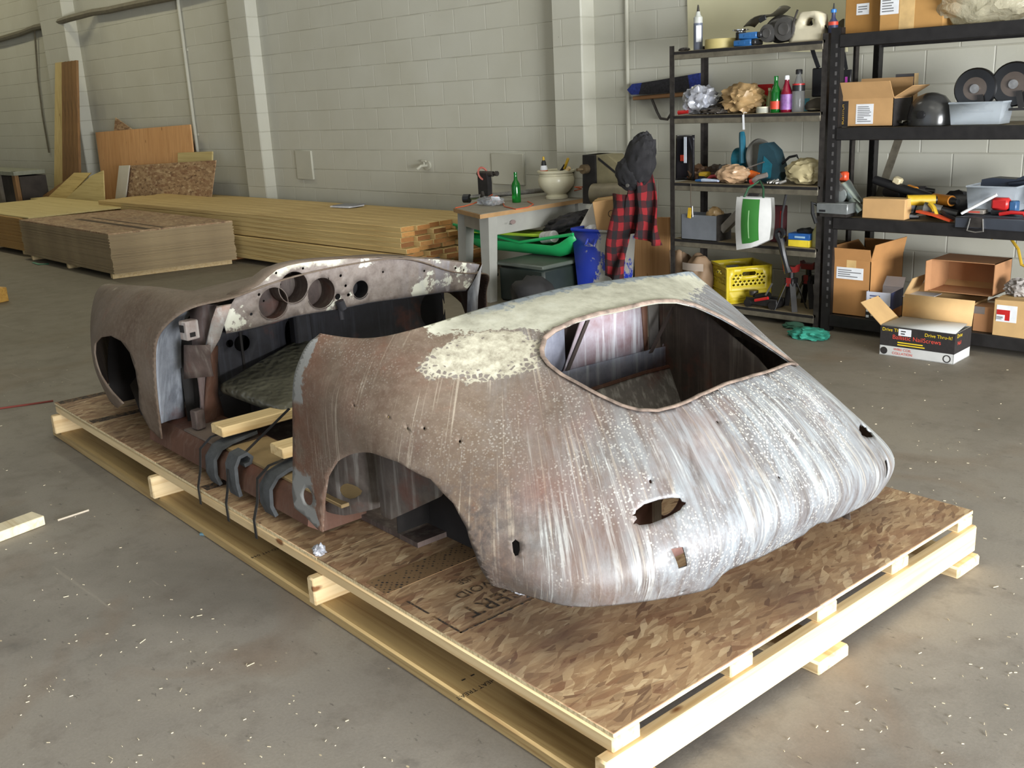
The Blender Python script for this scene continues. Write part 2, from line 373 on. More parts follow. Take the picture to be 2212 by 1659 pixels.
MB().b2((.015, .875, .1779), (1.55, .975, .1788)).build('stencil_band', mesh_band(), pal)
for y in (3.60, 3.16, 2.0): MB().b2((.01, y, .1779), (1.58, y + .055, .1786)).build('stencil_band', STEN, pal)
mtext('HEAT TREAT', .022, INK, pal, Matrix.Translation((.03, .52, .0386)) @ Matrix.Rotation(PI, 4, 'Z'))
mtext('- -', .05, INK, pal, Matrix.Translation((.05, .58, .0386)) @ R180)
mtext('KD-HT 044', .022, INK, pal, Matrix.Translation((.04, 1.66, .0386)) @ R180)
# ------------------------------------------------------------------ the car body, built in pallet coordinates
CC, KY = .80, .02
def nspl(P, t):
    P = np.asarray(P, float); n = len(P); A = np.zeros((n, n)); B = np.zeros_like(P); A[0, 0] = A[-1, -1] = 1
    for i in range(1, n - 1):
        A[i, i - 1] = 1; A[i, i] = 4; A[i, i + 1] = 1; B[i] = 6 * (P[i + 1] - 2 * P[i] + P[i - 1])
    Mx = np.linalg.solve(A, B.reshape(n, -1)).reshape(P.shape)
    t = np.asarray(t, float); i = np.clip(t.astype(int), 0, n - 2); s = (t - i).reshape(-1, *([1] * (P.ndim - 1)))
    a, b, ma, mb = P[i], P[i + 1], Mx[i], Mx[i + 1]
    return a * (1 - s) + b * s + ((1 - s) ** 3 - (1 - s)) * ma / 6 + (s ** 3 - s) * mb / 6
REAR = [
[(-.01,1.335,.31),(0,1.295,.52),(-.002,1.25,.70),(.02,1.235,.775),(.045,1.215,.825),(.06,1.20,.845),(.075,1.19,.858)],
[(.0,1.08,.33),(-.005,1.07,.52),(.0,1.06,.68),(.025,1.06,.75),(.07,1.06,.805),(.105,1.06,.836),(.135,1.06,.852)],
[(.01,.82,.34),(-.005,.83,.48),(.0,.84,.61),(.035,.86,.70),(.095,.89,.78),(.155,.93,.838),(.205,.955,.874)],
[(.03,.58,.345),(.0,.58,.43),(.015,.60,.525),(.075,.66,.63),(.165,.75,.745),(.26,.85,.837),(.33,.95,.883)],
[(.10,.40,.325),(.055,.38,.41),(.09,.43,.505),(.17,.52,.615),(.27,.65,.735),(.375,.80,.845),(.45,.95,.892)],
[(.175,.255,.302),(.15,.22,.40),(.215,.29,.505),(.30,.395,.625),(.40,.55,.75),(.49,.76,.852),(.55,.95,.897)],
[(.365,.165,.285),(.345,.115,.41),(.375,.175,.525),(.455,.30,.662),(.53,.49,.768),(.60,.74,.86),(.645,.95,.90)],
[(.58,.132,.285),(.57,.07,.42),(.58,.13,.535),(.62,.25,.655),(.67,.455,.767),(.70,.73,.862),(.725,.95,.902)],
[(.80,.126,.29),(.8,.055,.42),(.8,.115,.535),(.8,.24,.65),(.8,.445,.762),(.8,.72,.86),(.8,.95,.903)]]
FRONT = [
[(.03,2.42,.27),(.01,2.35,.47),(.01,2.31,.62),(.03,2.28,.71),(.075,2.20,.78),(.14,2.14,.815),(.24,2.09,.83),(.38,2.09,.855),(.58,2.09,.875),(.8,2.09,.88)],
[(.03,2.62,.30),(0,2.60,.45),(.0,2.58,.60),(.03,2.56,.70),(.09,2.55,.785),(.17,2.54,.82),(.27,2.54,.80),(.40,2.55,.79),(.58,2.55,.81),(.8,2.55,.82)],
[(.04,2.95,.3),(0,2.95,.45),(.005,2.93,.58),(.04,2.92,.68),(.10,2.92,.765),(.18,2.92,.795),(.28,2.92,.76),(.42,2.93,.72),(.6,2.93,.735),(.8,2.93,.745)],
[(.145,3.31,.3),(.115,3.29,.43),(.10,3.27,.56),(.115,3.26,.66),(.15,3.25,.735),(.21,3.25,.76),(.30,3.26,.72),(.44,3.28,.66),(.62,3.29,.665),(.8,3.3,.67)],
[(.33,3.60,.30),(.29,3.60,.42),(.265,3.58,.53),(.27,3.56,.62),(.28,3.54,.68),(.31,3.53,.70),(.38,3.55,.66),(.5,3.6,.58),(.65,3.62,.575),(.8,3.63,.575)],
[(.55,3.80,.30),(.54,3.84,.38),(.54,3.84,.45),(.545,3.82,.5),(.55,3.80,.53),(.56,3.79,.53),(.58,3.79,.52),(.63,3.8,.5),(.7,3.82,.48),(.8,3.83,.46)]]
def mirr(N, kz):
    M_ = N.copy(); d = CC - M_[:, :, 0]; M_[:, :, 0] = CC + d; M_[:, :, 2] -= 2 * np.asarray(kz) * d; M_[:, :, 1] -= 2 * KY * d; return M_
NR = np.array(REAR); NR = np.concatenate([NR, mirr(NR[:-1][::-1], [.03, .03, .03, .03, .028, .02, .008])])
for _k, _d in ((-1, .05), (-2, .03)): NR[_k, 3:, 2] -= np.array([.4, .8, 1, 1]) * _d; NR[_k, 3:, 1] -= .02
NF = np.array(FRONT); NF = np.concatenate([NF, mirr(NF[:, :-1][:, ::-1], .03)], 1)
NF[0, 11:, 2] -= .045; NF[0, 11:, 1] += .03; NF[1, 11:, 2] -= .02
def net_eval(F):
    def fn(uv):
        uv = np.asarray(uv, float); G = nspl(F, uv[:, 0])
        return np.array([nspl(G[i], uv[i:i + 1, 1])[0] for i in range(len(uv))])
    return fn
def inpoly(p, poly):
    x, y = p; c = False; j = len(poly) - 1
    for i in range(len(poly)):
        xi, yi = poly[i]; xj, yj = poly[j]
        if (yi > y) != (yj > y) and x < (xj - xi) * (y - yi) / (yj - yi) + xi: c = not c
        j = i
    return c
def smooth_loop(P, n=1):                   # Chaikin corner cutting
    for _ in range(n):
        Q = []
        for a, b in zip(P, P[1:] + P[:1]):
            Q += [(a[0] * .75 + b[0] * .25, a[1] * .75 + b[1] * .25), (a[0] * .25 + b[0] * .75, a[1] * .25 + b[1] * .75)]
        P = Q
    return P
def dens(P, st):
    out = []
    for a, b in zip(P, P[1:] + P[:1]):
        n = max(1, int(math.hypot(b[0] - a[0], b[1] - a[1]) / st))
        out += [(a[0] + (b[0] - a[0]) * k / n, a[1] + (b[1] - a[1]) * k / n) for k in range(n)]
    return out
def cut_panel(name, fn, outer, holes, st, mats, parent, solid=.004, centre=None, jitter=None, smooth=50):
    """a sheet fn(uv) trimmed to an outline with real openings"""
    loops = [dens(outer, st * .7)] + [dens(h, st * .5) if len(h) > 8 else dens(h, st * .5) for h in holes]
    V = []; E = []
    for L in loops:
        o = len(V); V += L; E += [(o + i, o + (i + 1) % len(L)) for i in range(len(L))]
    u0 = min(p[0] for p in outer); u1 = max(p[0] for p in outer); v0 = min(p[1] for p in outer); v1 = max(p[1] for p in outer)
    edge = np.array(V); k = 0; v = v0 + st * .5
    while v < v1:
        u = u0 + st * (.5 if k % 2 else 1.0)
        while u < u1:
            if inpoly((u, v), outer) and np.min(np.abs(edge - (u, v)).sum(1)) > st * .45: V.append((u, v))
            u += st
        v += st * .87; k += 1
    r = delaunay_2d_cdt([Vector(p) for p in V], E, [], 0, 1e-6)
    P = [(p.x, p.y) for p in r[0]]; T = []
    for f in r[2]:
        c = (sum(P[i][0] for i in f) / len(f), sum(P[i][1] for i in f) / len(f))
        if inpoly(c, outer) and not any(inpoly(c, h) for h in holes): T.append(list(f))
    X = fn(P)
    me = bpy.data.meshes.new(name); me.from_pydata([tuple(p) for p in X], [], T)
    bm = bmesh.new(); bm.from_mesh(me)
    bmesh.ops.delete(bm, geom=[q for q in bm.verts if not q.link_faces], context='VERTS')
    bmesh.ops.recalc_face_normals(bm, faces=bm.faces[:])
    if centre is not None:
        s = sum((f.calc_center_median() - Vector(centre)).dot(f.normal) * f.calc_area() for f in bm.faces)
        if s < 0: bmesh.ops.reverse_faces(bm, faces=bm.faces[:])
    bm.to_mesh(me); bm.free(); me.shade_smooth(); me.set_sharp_from_angle(angle=math.radians(smooth))
    for m in mats: me.materials.append(m)
    o = bpy.data.objects.new(name, me); COL.objects.link(o); o.parent = parent
    if solid:
        md = o.modifiers.new('t', 'SOLIDIFY'); md.thickness = solid; md.offset = -1
        if len(mats) > 1: md.material_offset = 1
    return o
def circ(x, y, r, ry=None, n=20, tilt=0):
    ry = ry or r; c, s = math.cos(tilt), math.sin(tilt)
    return [(x + r * math.cos(a) * c - ry * math.sin(a) * s, y + r * math.cos(a) * s + ry * math.sin(a) * c) for a in (2 * PI * i / n for i in range(n))]
def mirh(P): return [(16 - u, v) for u, v in P][::-1]
# ---- weathered shell material
def shell_mat(front=False):
    t = NT('weathered shell front' if front else 'weathered shell'); x, y, z = t.sep(t.co)
    n1 = t.noise(t.co, 3.2, 6, .6, .3); n2 = t.noise(t.co, 9, 6, .7); n3 = t.noise(t.co, 34, 5, .7); fine = t.noise(t.co, 140, 3, .7)
    th = t.math('ARCTAN2', t.math('SUBTRACT', y, 1.25), t.math('SUBTRACT', x, .8))
    fv = t.node('CombineXYZ'); t.put(fv.inputs[0], th); t.put(fv.inputs[1], z); t.put(fv.inputs[2], t.math('MULTIPLY', y, .4)); FL = fv.outputs[0]
    strk = t.noise(t.mp(FL, (84, 3.0, 4)), 1.0, 6, .68, .6)
    strk2 = t.noise(t.mp(FL if not front else t.co, (115, 3.0, 1) if not front else (110, 110, 3), (3, 1, 2)), 1.0, 3, .6)
    rust = t.ramp(n1, [(.28, lin(80, 61, 48)), (.5, lin(98, 83, 70)), (.66, lin(110, 97, 86)), (.8, lin(104, 74, 58))])
    rust = t.mix(t.math('MULTIPLY', t.step(n3, .45, .72), .35), rust, lin(134, 120, 108))
    rust = t.mix(t.math('MULTIPLY', t.step(n2, .58, .74), .5), rust, lin(110, 66, 46))
    rust = t.mix(t.math('MULTIPLY', t.step(fine, .56, .7), .3), rust, lin(150, 138, 120))
    if front:
        c = t.mix(t.math('MULTIPLY', t.step(strk2, .5, .7), .35), rust, lin(126, 112, 96))
        pt = t.math('MULTIPLY', t.step(t.noise(t.co, 6, 6, .7), .64, .67), .8); c = t.mix(pt, c, lin(176, 166, 144))
        m = t.done(c, .62); t.bump(n3, .12, .004); return m
    wob = t.math('MULTIPLY', t.math('SUBTRACT', n1, .5), 1.1)
    g = t.math('ADD', t.math('ADD', t.math('MULTIPLY', x, .72), t.math('MULTIPLY', t.math('SUBTRACT', .62, y), .95)), wob)
    g = t.step(g, .14, .74)                                     # bare, oxidised metal towards the tail and the far side
    mt = t.noise(t.mp(FL, (34, 6, 7)), 1.0, 7, .76, .7); grey = t.ramp(mt, [(.28, lin(70, 66, 66)), (.42, lin(98, 95, 96)), (.54, lin(122, 126, 131)), (.66, lin(138, 145, 150)), (.80, lin(104, 88, 80))])
    c = t.mix(t.math('MULTIPLY', g, .92), rust, grey)
    # long pale runs of oxide
    thr = t.math('SUBTRACT', .61, t.math('MULTIPLY', g, .11))
    runs = t.step(t.math('SUBTRACT', strk, thr), 0, .05)
    runs = t.math('MULTIPLY', runs, t.step(z, .69, .61)); runs = t.math('MULTIPLY', runs, t.step(t.noise(t.mp(t.co, (1, 1, .6), (9, 4, 1)), 4.5, 5, .65), .40, .60)); c = t.mix(t.math('MULTIPLY', runs, t.math('ADD', .24, t.math('MULTIPLY', g, .46))), c, lin(196, 200, 198))
    runs2 = t.math('MULTIPLY', t.step(strk2, .59, .64), t.step(n1, .40, .54))
    c = t.mix(t.math('MULTIPLY', runs2, .5), c, lin(172, 162, 146))
    # red primer showing through
    rp = t.math('MULTIPLY', t.step(t.noise(t.mp(t.co, (1, 1, .6), (5, 3, 1)), 2.7, 5, .6), .56, .68), .28)
    c = t.mix(rp, c, lin(122, 86, 72))
    # salt-like spots
    vr = t.node('TexVoronoi'); t.put(vr.inputs['Vector'], t.co); vr.inputs['Scale'].default_value = 120
    sp = t.math('MULTIPLY', t.step(vr.outputs['Distance'], .36, .28), t.step(t.noise(t.mp(t.co, (1, 1, 1), (2, 7, 3)), 3.5, 5, .7), .48, .62))
    c = t.mix(t.math('MULTIPLY', sp, t.math('ADD', .15, t.math('MULTIPLY', g, .5))), c, lin(206, 204, 196))
    # sooty patches behind the left wheel arch
    def ball(cx, cy, cz, r0, r1):
        dv = t.node('VectorMath', operation='DISTANCE'); t.put(dv.inputs[0], t.co); dv.inputs[1].default_value = (cx, cy, cz)
        return t.step(dv.outputs['Value'], r1, r0)
    rd = t.math('MULTIPLY', t.math('MAXIMUM', ball(.36, .50, .70, .02, .17), ball(.20, .42, .58, .02, .14)), t.step(n1, .40, .60)); c = t.mix(t.math('MULTIPLY', rd, .75), c, lin(110, 74, 62))
    soot = t.math('MULTIPLY', ball(.05, .50, .46, .04, .26), t.step(n3, .42, .60))
    c = t.mix(t.math('MULTIPLY', soot, .8), c, lin(58, 52, 52))
    soot2 = t.math('MULTIPLY', ball(.02, .68, .62, .02, .16), t.step(n2, .42, .6)); c = t.mix(t.math('MULTIPLY', soot2, .6), c, lin(70, 54, 46))
    # pale filler on the roof with an eaten edge, and a perforated skirt of it below
    eat = t.math('ADD', t.math('MULTIPLY', t.math('SUBTRACT', n2, .5), .075), t.math('MULTIPLY', t.math('SUBTRACT', n3, .5), .045))
    hh = t.math('ADD', t.math('ADD', z, eat), t.math('MULTIPLY', t.math('SUBTRACT', x, .4), .035))
    fl = t.math('MULTIPLY', t.step(hh, .853, .857), t.step(t.math('ADD', x, t.math('MULTIPLY', eat, 2)), .255, .265))
    filler = t.ramp(n2, [(.3, lin(140, 138, 124)), (.55, lin(178, 177, 162)), (.8, lin(198, 199, 188))])
    filler = t.mix(t.math('MULTIPLY', t.step(n3, .55, .75), .4), filler, lin(140, 140, 128))
    blue = t.math('MULTIPLY', t.step(t.math('ADD', y, t.math('MULTIPLY', eat, 2.2)), .900, .918), t.step(x, .38, .52))
    filler = t.mix(t.math('MULTIPLY', blue, .85), filler, lin(104, 116, 130))
    c = t.mix(fl, c, filler)
    dv = t.node('VectorMath', operation='MULTIPLY_ADD'); t.put(dv.inputs[0], t.co); dv.inputs[1].default_value = (.9, 1, 2.7); dv.inputs[2].default_value = (-.279, -.765, -2.187)
    ln = t.node('VectorMath', operation='LENGTH'); t.put(ln.inputs[0], dv.outputs[0])
    patch = t.step(t.math('ADD', ln.outputs['Value'], t.math('MULTIPLY', eat, 2.6)), .150, .140)
    lace = t.node('TexVoronoi', feature='DISTANCE_TO_EDGE'); t.put(lace.inputs['Vector'], t.co); lace.inputs['Scale'].default_value = 58
    edge = t.step(t.math('ADD', t.math('ADD', ln.outputs['Value'], t.math('MULTIPLY', eat, 2.6)), t.math('MULTIPLY', t.math('SUBTRACT', .80, z), .9)), .055, .135)
    lacy = t.step(t.math('SUBTRACT', lace.outputs['Distance'], t.math('ADD', t.math('MULTIPLY', t.math('SUBTRACT', n3, .5), .5), t.math('MULTIPLY', t.math('SUBTRACT', 1, edge), .30))), .10, .16)
    pc = t.mix(lacy, t.ramp(n3, [(.35, lin(136, 130, 114)), (.65, lin(188, 184, 166))]), t.ramp(n2, [(.4, lin(104, 96, 90)), (.6, lin(118, 110, 104))]))
    c = t.mix(patch, c, pc)
    # lead-grey primer left along the door opening
    pe = t.math('ADD', y, t.math('MULTIPLY', t.math('SUBTRACT', n2, .5), .16))
    up = t.math('MULTIPLY', t.step(pe, 1.195, 1.20), t.step(z, .655, .67))
    lo = t.math('MULTIPLY', t.step(pe, 1.19, 1.197), t.step(t.math('ADD', z, t.math('MULTIPLY', eat, 1)), .455, .44))
    c = t.mix(t.math('MAXIMUM', up, lo), c, lin(126, 126, 124))
    # orange edge rust near the sill
    eo = t.math('MULTIPLY', t.step(t.math('ADD', y, t.math('MULTIPLY', t.math('SUBTRACT', n1, .5), .4)), 1.02, 1.24), t.step(n2, .32, .55)); c = t.mix(t.math('MULTIPLY', t.math('MULTIPLY', eo, t.math('SUBTRACT', 1, t.math('MAXIMUM', up, lo))), .72), c, lin(98, 58, 38))
    m = t.done(c, t.math('SUBTRACT', .68, t.math('MULTIPLY', g, .18)), t.math('MULTIPLY', g, .12))
    t.bump(t.math('ADD', n3, t.math('MULTIPLY', t.math('ADD', fl, t.math('ADD', patch, sp)), .35)), .22, .004); return m
def inner_mat(name, a, b, cst=(150, 152, 150), amt=.4):
    t = NT(name); n2 = t.noise(t.co, 8, 6, .7); s = t.noise(t.mp(t.co, (40, 40, 2.2)), 1.0, 4, .6)
    c = t.ramp(n2, [(.3, lin(*a)), (.7, lin(*b))]); c = t.mix(t.math('MULTIPLY', t.step(s, .5, .68), amt), c, lin(*cst))
    c = t.mix(t.math('MULTIPLY', t.step(t.noise(t.co, 5, 5, .6), .58, .68), .5), c, lin(104, 58, 44))
    m = t.done(c, .7); t.bump(n2, .15, .005); return m
SHELL = shell_mat(); SHELLF = shell_mat(True)
INNER = inner_mat('inner rusty steel', (58, 48, 44), (96, 80, 74), (140, 132, 122), .35)
BLUEGREY = inner_mat('blue grey primer steel', (100, 102, 116), (146, 148, 162), (186, 192, 200), .5)
DARKIN = inner_mat('dark bulkhead steel', (28, 27, 29), (50, 49, 56), (88, 90, 102), .3)
WHITERUST_LIT = inner_mat('white oxide panel lit pale', (136, 104, 106), (176, 170, 180), (236, 242, 248), .8)  # white rust, lightened further in the colour for light falling into the body
RUSTRED = inner_mat('red rust steel', (72, 46, 34), (96, 64, 48), (116, 98, 86), .3)
JAMB = inner_mat('streaked primer jamb', (104, 108, 116), (150, 154, 162), (178, 184, 192), .5)
car = thing('car_body', 'rusty stripped coupe body shell with its roof cut off, strapped on the big pallet', 'car body', PLOC, PYAW)
# ---- rear shell
win = [(4.964,4.586),(5.157,4.755),(5.51,4.851),(6.22,4.925),(7.275,4.97),(8.599,4.978),(9.8,4.972),(10.5,4.92),(10.9,4.76),(11.08,4.45),(11.1,4.1),(11.0,3.7),(10.85,3.43),(10.6,3.36),(9.576,3.43),(8.779,3.5),(7.949,3.5),(7.208,3.44),(6.589,3.325),(6.273,3.294),(6.003,3.352),(5.807,3.473),(5.564,3.701),(5.312,3.948),(5.085,4.146),(4.948,4.327),(4.912,4.473)]
tail = [(5.565,1.998),(5.611,2.023),(5.628,2.062),(5.738,2.121),(5.923,2.135),(6.082,2.118),(6.199,2.078),(6.214,2.023),(6.258,1.993),(6.242,1.965),(6.214,1.962),(6.16,1.909),(5.977,1.862),(5.767,1.825),(5.635,1.84),(5.603,1.876),(5.565,1.868),(5.588,1.91),(5.619,1.941),(5.612,1.979)]
square = [(5.94,1.333),(6.077,1.304),(6.113,.866),(6.011,.858)]
oval = [(4.066,1.627),(4.116,1.694),(4.169,1.645),(4.167,1.497),(4.141,1.387),(4.092,1.351),(4.069,1.432)]
left = [(-.03,5.99),(-.02,5.2),(-.035,4.547),(-.05,3.6),(0,2.266),(.014,1.078),(.03,.25),(.10,.02),(.35,-.06),(.60,-.20),(.698,-.224),(.724,-.028),(.779,.324),(.908,.739),(1.16,1.095),(1.569,1.493),(1.911,1.844),(2.39,2.25),(2.888,2.42),(3.24,2.16),(3.43,1.755),(3.53,1.123),(3.542,.434),(3.531,-.203),(3.794,-.16),(4.019,-.103),(4.408,-.025),(4.904,.125),(5.193,.19),(5.461,.2),(5.732,.165),(6.023,.105),(6.363,.014),(6.58,-.05),(6.66,.0),(6.685,.12),(6.70,.25),(6.80,.33),(7.0,.30),(7.439,.20),(8,.19)]
right = [(8.17,.24),(8.20,.40),(8.30,.47),(8.45,.44),(8.62,.32),(9.13,.38),(9.7,.36),(10.16,.27),(10.5,.2),(10.8,.19),(11.1,.25),(11.5,.45),(11.9,.6),(12.25,.75),(12.44,.95)] + [(16 - u, v) for u, v in left[left.index((3.53, 1.123))::-1]]
outer = left[:-1] + [(7.8, .19)] + right
bolts = [circ(u, v, .018, .028, 8) for u, v in ((5.861,2.388),(7.656,1.844),(6.154,.177),(2.481,3.106),(1.539,2.678),(2.153,3.066),(2.738,3.283),(3.318,3.266),(9.2,2.6),(7.2,3.0),(8.9,3.0))]
notch = [(8.28,.12),(8.25,.40),(8.45,.46),(8.62,.12)]
drain = circ(.40, .27, .12, .14, 16)
NRF = net_eval(NR)
cut_panel('rear_shell', NRF, outer, [win, tail, mirh(tail), square, mirh(square), oval, mirh(oval), drain] + bolts, .085, [SHELL, INNER], car, .005, (.8, 1.1, .5))
# raised channel round the rear window
wl = dens(win, .12); wc = NRF(wl); ctr = np.array([.8, .52, .70])
def rim(loop, r, name, mat, off=.004, fl=1.0):
    P = [Vector(p) for p in loop]; n = len(P); mb = MB(); rings = []
    for i in range(n):
        tg = (P[(i + 1) % n] - P[i - 1]).normalized(); inw = (Vector(ctr) - P[i]); inw = (inw - tg * inw.dot(tg)).normalized(); up = tg.cross(inw).normalized()
        if up.z < 0: up = -up
        rings.append([mb.bm.verts.new(P[i] + inw * (r * math.cos(a) - r * .6) + up * (r * fl * math.sin(a) + off)) for a in (2 * PI * k / 8 for k in range(8))])
    for i in range(n):
        a, b = rings[i], rings[(i + 1) % n]
        for k in range(8): mb.bm.faces.new([a[k], a[(k + 1) % 8], b[(k + 1) % 8], b[k]])
    return mb.build(name, mat, car, 60)
rim(wc, .0075, 'window_channel', flat('scabbed window channel', (128, 112, 102), .6, .1, .45, 30, .2), .002, .55)
# pressed gutter a hand's breadth outside the window opening
# ---- front shell
arch_f = [(.80,-.3),(.835,.496),(.691,1.045),(.711,1.518),(.867,1.985),(1.16,2.32),(1.499,2.44),(1.824,2.28),(2.02,1.98),(2.03,1.6),(1.86,.99),(1.64,.6),(1.40,.35),(1.35,-.3)]
fo = [(0,0),(.30,-.05),(.67,-.04),(.80,.20)] + arch_f[1:-1] + [(1.8,.0),(3,0),(5,0),(5,18),(3,18),(1.8,18)] + [(u, 18 - v) for u, v in arch_f[1:-1]][::-1] + [(.8,17.8),(.3,18),(0,18)] + [(0, v) for v in (17,15,13,11,9,7,5,3,1)]
NFF = net_eval(NF)
cut_panel('front_shell', NFF, fo, [], .11, [SHELLF, INNER], car, .005, (.8, 2.9, .4))
# ---- dashboard: a pressed face with gauge openings, rolled away from the driver
DY = 2.10
def dpt(px, py): p = pY(px, py, DY); return (p.x, p.z)
dout = [dpt(*q) for q in [(488,700),(497,668),(510,645),(535,630),(560,617),(578,600),(598,583),(622,574),(650,568),(690,563),(750,559),(850,557),(950,561),(1040,572),(1034,590),(1026,612),(1014,628),(960,632),(880,644),(800,655),(740,668),(690,676),(640,684),(600,697),(560,708),(525,716),(495,722)]]
dh = []
for (px, py, r) in ((594, 656, .060), (637, 621, .060), (698, 634, .060), (783, 626, .036)):
    a = dpt(px, py); dh.append(circ(a[0], a[1], r, n=28))
for (px, py, r) in ((734, 642, .013), (750, 618, .006), (757, 638, .007), (597, 590, .005), (655, 580, .005), (711, 603, .005), (738, 596, .006), (830, 588, .005), (920, 586, .005), (988, 580, .006), (1006, 584, .006), (547, 680, .006), (562, 637, .006)):
    a = dpt(px, py); dh.append(circ(a[0], a[1], r, n=10))
def dash_mat():
    t = NT('flaking dashboard paint'); n = t.noise(t.co, 5.5, 6, .65); n2 = t.noise(t.co, 26, 5, .7); x, y, z = t.sep(t.co)
    c = t.ramp(n2, [(.3, lin(116, 104, 98)), (.6, lin(146, 136, 130)), (.8, lin(126, 100, 86))])
    fl = t.step(t.math('ADD', n, t.math('MULTIPLY', n2, .22)), .665, .69); c = t.mix(fl, c, lin(222, 222, 208))
    top = t.math('MULTIPLY', t.step(t.math('ADD', n, t.math('MULTIPLY', t.math('SUBTRACT', z, .86), 4)), .56, .64), t.step(x, .28, .33))
    top = t.math('MULTIPLY', top, t.step(x, .74, .68)); c = t.mix(t.math('MULTIPLY', top, .85), c, lin(214, 212, 196))
    bl = t.math('MULTIPLY', t.step(x, .95, 1.3), t.step(t.noise(t.mp(t.co, (20, 20, 3)), 1.0, 3), .46, .62)); c = t.mix(t.math('MULTIPLY', bl, .5), c, lin(150, 154, 170))
    m = t.done(c, .6); t.bump(n2, .15, .004); return m
DASHM = dash_mat(); CUP = inner_mat('gauge recess steel', (16, 15, 16), (36, 35, 39), (70, 74, 82), .2)  # CUP colour lowered to paint depth shading into the recess
def dfn(P): return np.array([(x, DY + .02 - .10 * (z - .70) + .05 * (x - .8) * 0, z) for x, z in P])
DASH = cut_panel('dashboard', dfn, dout, dh, .03, [DASHM, DARKIN], car, .004, (.8, 3.0, .7))
# the dash rolls over forward into the cowl
mb = MB(); topi = dout[2:14]
F0 = [Vector((x, DY + .02 - .10 * (z - .70), z)) for x, z in topi]
def dr(i, j):
    p = F0[i]; a = j / 5.0
    return Vector((p.x, p.y + .20 * a, p.z + .012 * math.sin(PI * a) - .055 * a * a))
V = [[mb.bm.verts.new(dr(i, j)) for j in range(6)] for i in range(len(F0))]
for i in range(len(F0) - 1):
    for j in range(5): mb.bm.faces.new([V[i][j], V[i + 1][j], V[i + 1][j + 1], V[i][j + 1]])
mb.build('dash_top', SHELLF, car, solid=.004)
mb = MB(); boti = dout[16:27]
F1 = [Vector((x, DY + .02 - .10 * (z - .70), z)) for x, z in boti]
V = [[mb.bm.verts.new(p + Vector((0, .09 * j / 3, -.012 * (j / 3) ** 2 + .004 * j))) for j in range(4)] for p in F1]
for i in range(len(F1) - 1):
    for j in range(3): mb.bm.faces.new([V[i][j], V[i + 1][j], V[i + 1][j + 1], V[i][j + 1]])
mb.build('dash_lip', DARKIN, DASH, solid=.004)
for (px, py, r, dp) in ((594, 656, .060, .07), (637, 621, .060, .10), (698, 634, .060, .10), (783, 626, .036, .08)):
    a = dpt(px, py); y0 = DY + .022 - .10 * (a[1] - .70)
    MB().lathe([(r + .001, 0), (r + .001, dp), (.004, dp + .004), (.004, dp + .007), (r + .004, dp + .003), (r + .004, 0), (r + .001, 0)], 28, Matrix.Translation((a[0], y0, a[1])) @ Matrix.Rotation(-PI / 2, 4, 'X')).build('gauge_cup', INNER if r > .05 else CUP, DASH)
MB().cyl(pY(733, 655, DY), pY(738, 690, DY), .010).cyl(pY(733, 650, DY) , pY(740, 668, DY), .018).build('dash_bracket', DARKIN, DASH)
# ---- right end of the cowl: the folded windscreen post foot
def sheetpts(name, pts, mat, th=.004):
    m = MB(); m.face([Vector(p) for p in pts]); return m.build(name, mat, car, solid=th)
Yr = 2.08
sheetpts('post_foot', [pY(1041, 571, Yr), pY(1032, 640, Yr + .02), pY(1030, 700, Yr + .03), pY(1008, 700, Yr + .10), pY(1010, 630, Yr + .05), pY(1027, 600, Yr + .02)], inner_mat('white scaled post', (150, 146, 150), (196, 200, 208), (226, 230, 236), .6))
# ---- firewall with openings
FY = 2.46
def fpt(px, py): p = pY(px, py, FY); return (p.x, p.z)
fout = [(.30, .20), (.30, .78), (.55, .82), (1.0, .82), (1.38, .77), (1.46, .70), (1.46, .20)]
fh = [circ(*fpt(522, 741), .034, n=18), circ(*fpt(496, 742), .016, n=12), circ(*fpt(625, 728), .022, .07, 18), circ(*fpt(935, 668), .075, .085, 22)]
for a in range(7):
    q = fpt(935, 668); th = -1.3 + a * .55; fh.append(circ(q[0] + .115 * math.cos(th) * 1.0, q[1] + .125 * math.sin(th) + .01, .012, n=10))
FWL = cut_panel('firewall', lambda P: np.array([(x, FY + .05 * math.sin(9 * x) * .15, z) for x, z in P]), fout, fh, .05, [DARKIN, DARKIN], car, .004, (.8, 3.4, .5))
MB().b2((.25, FY + .10, .2), (1.52, FY + .11, .76)).build('firewall_shade_backing', flat('firewall hole shade', (22, 21, 22), .8), FWL)  # added dark sheet so the firewall openings look shaded
MB().b2((.64, FY - .06, .30), (.72, FY, .74), bev=.01).build('firewall_rib', DARKIN, FWL)
# ---- door opening: jamb, hinge post, windscreen post foot
def jf(u, v):                              # jamb sheet curving from the skin edge inward
    e = NFF([(0.02, .25 + v * 3.3)])[0]; k = u
    return Vector((e[0] + .012 + .135 * k, e[1] + .015 + .09 * math.sin(k * 1.57), e[2] * 1.0 + .01 - .03 * k * (1 - v)))
MB().sheet(jf, 8, 14).build('jamb_panel', JAMB, car, solid=.003)
MB().sheet(lambda u, v: Vector((.15 + .16 * u, 2.44 + .01 * u, .24 + .53 * v)), 4, 4).build('inner_fender_wall', flat('dark inner wall', (34, 31, 30), .8, 0, .3, 9), car, solid=.003)  # plain dark panel behind the jamb
p = [pX(398, 745, .10), pX(455, 745, .15), pX(462, 812, .17), pX(398, 818, .10)]
MB().sheet(lambda u, v: p[0].lerp(p[1], u).lerp(p[3].lerp(p[2], u), v) + Vector((0, .012 * math.sin(v * PI) * u, 0)), 4, 4).build('jamb_pocket', INNER, car, solid=.003)
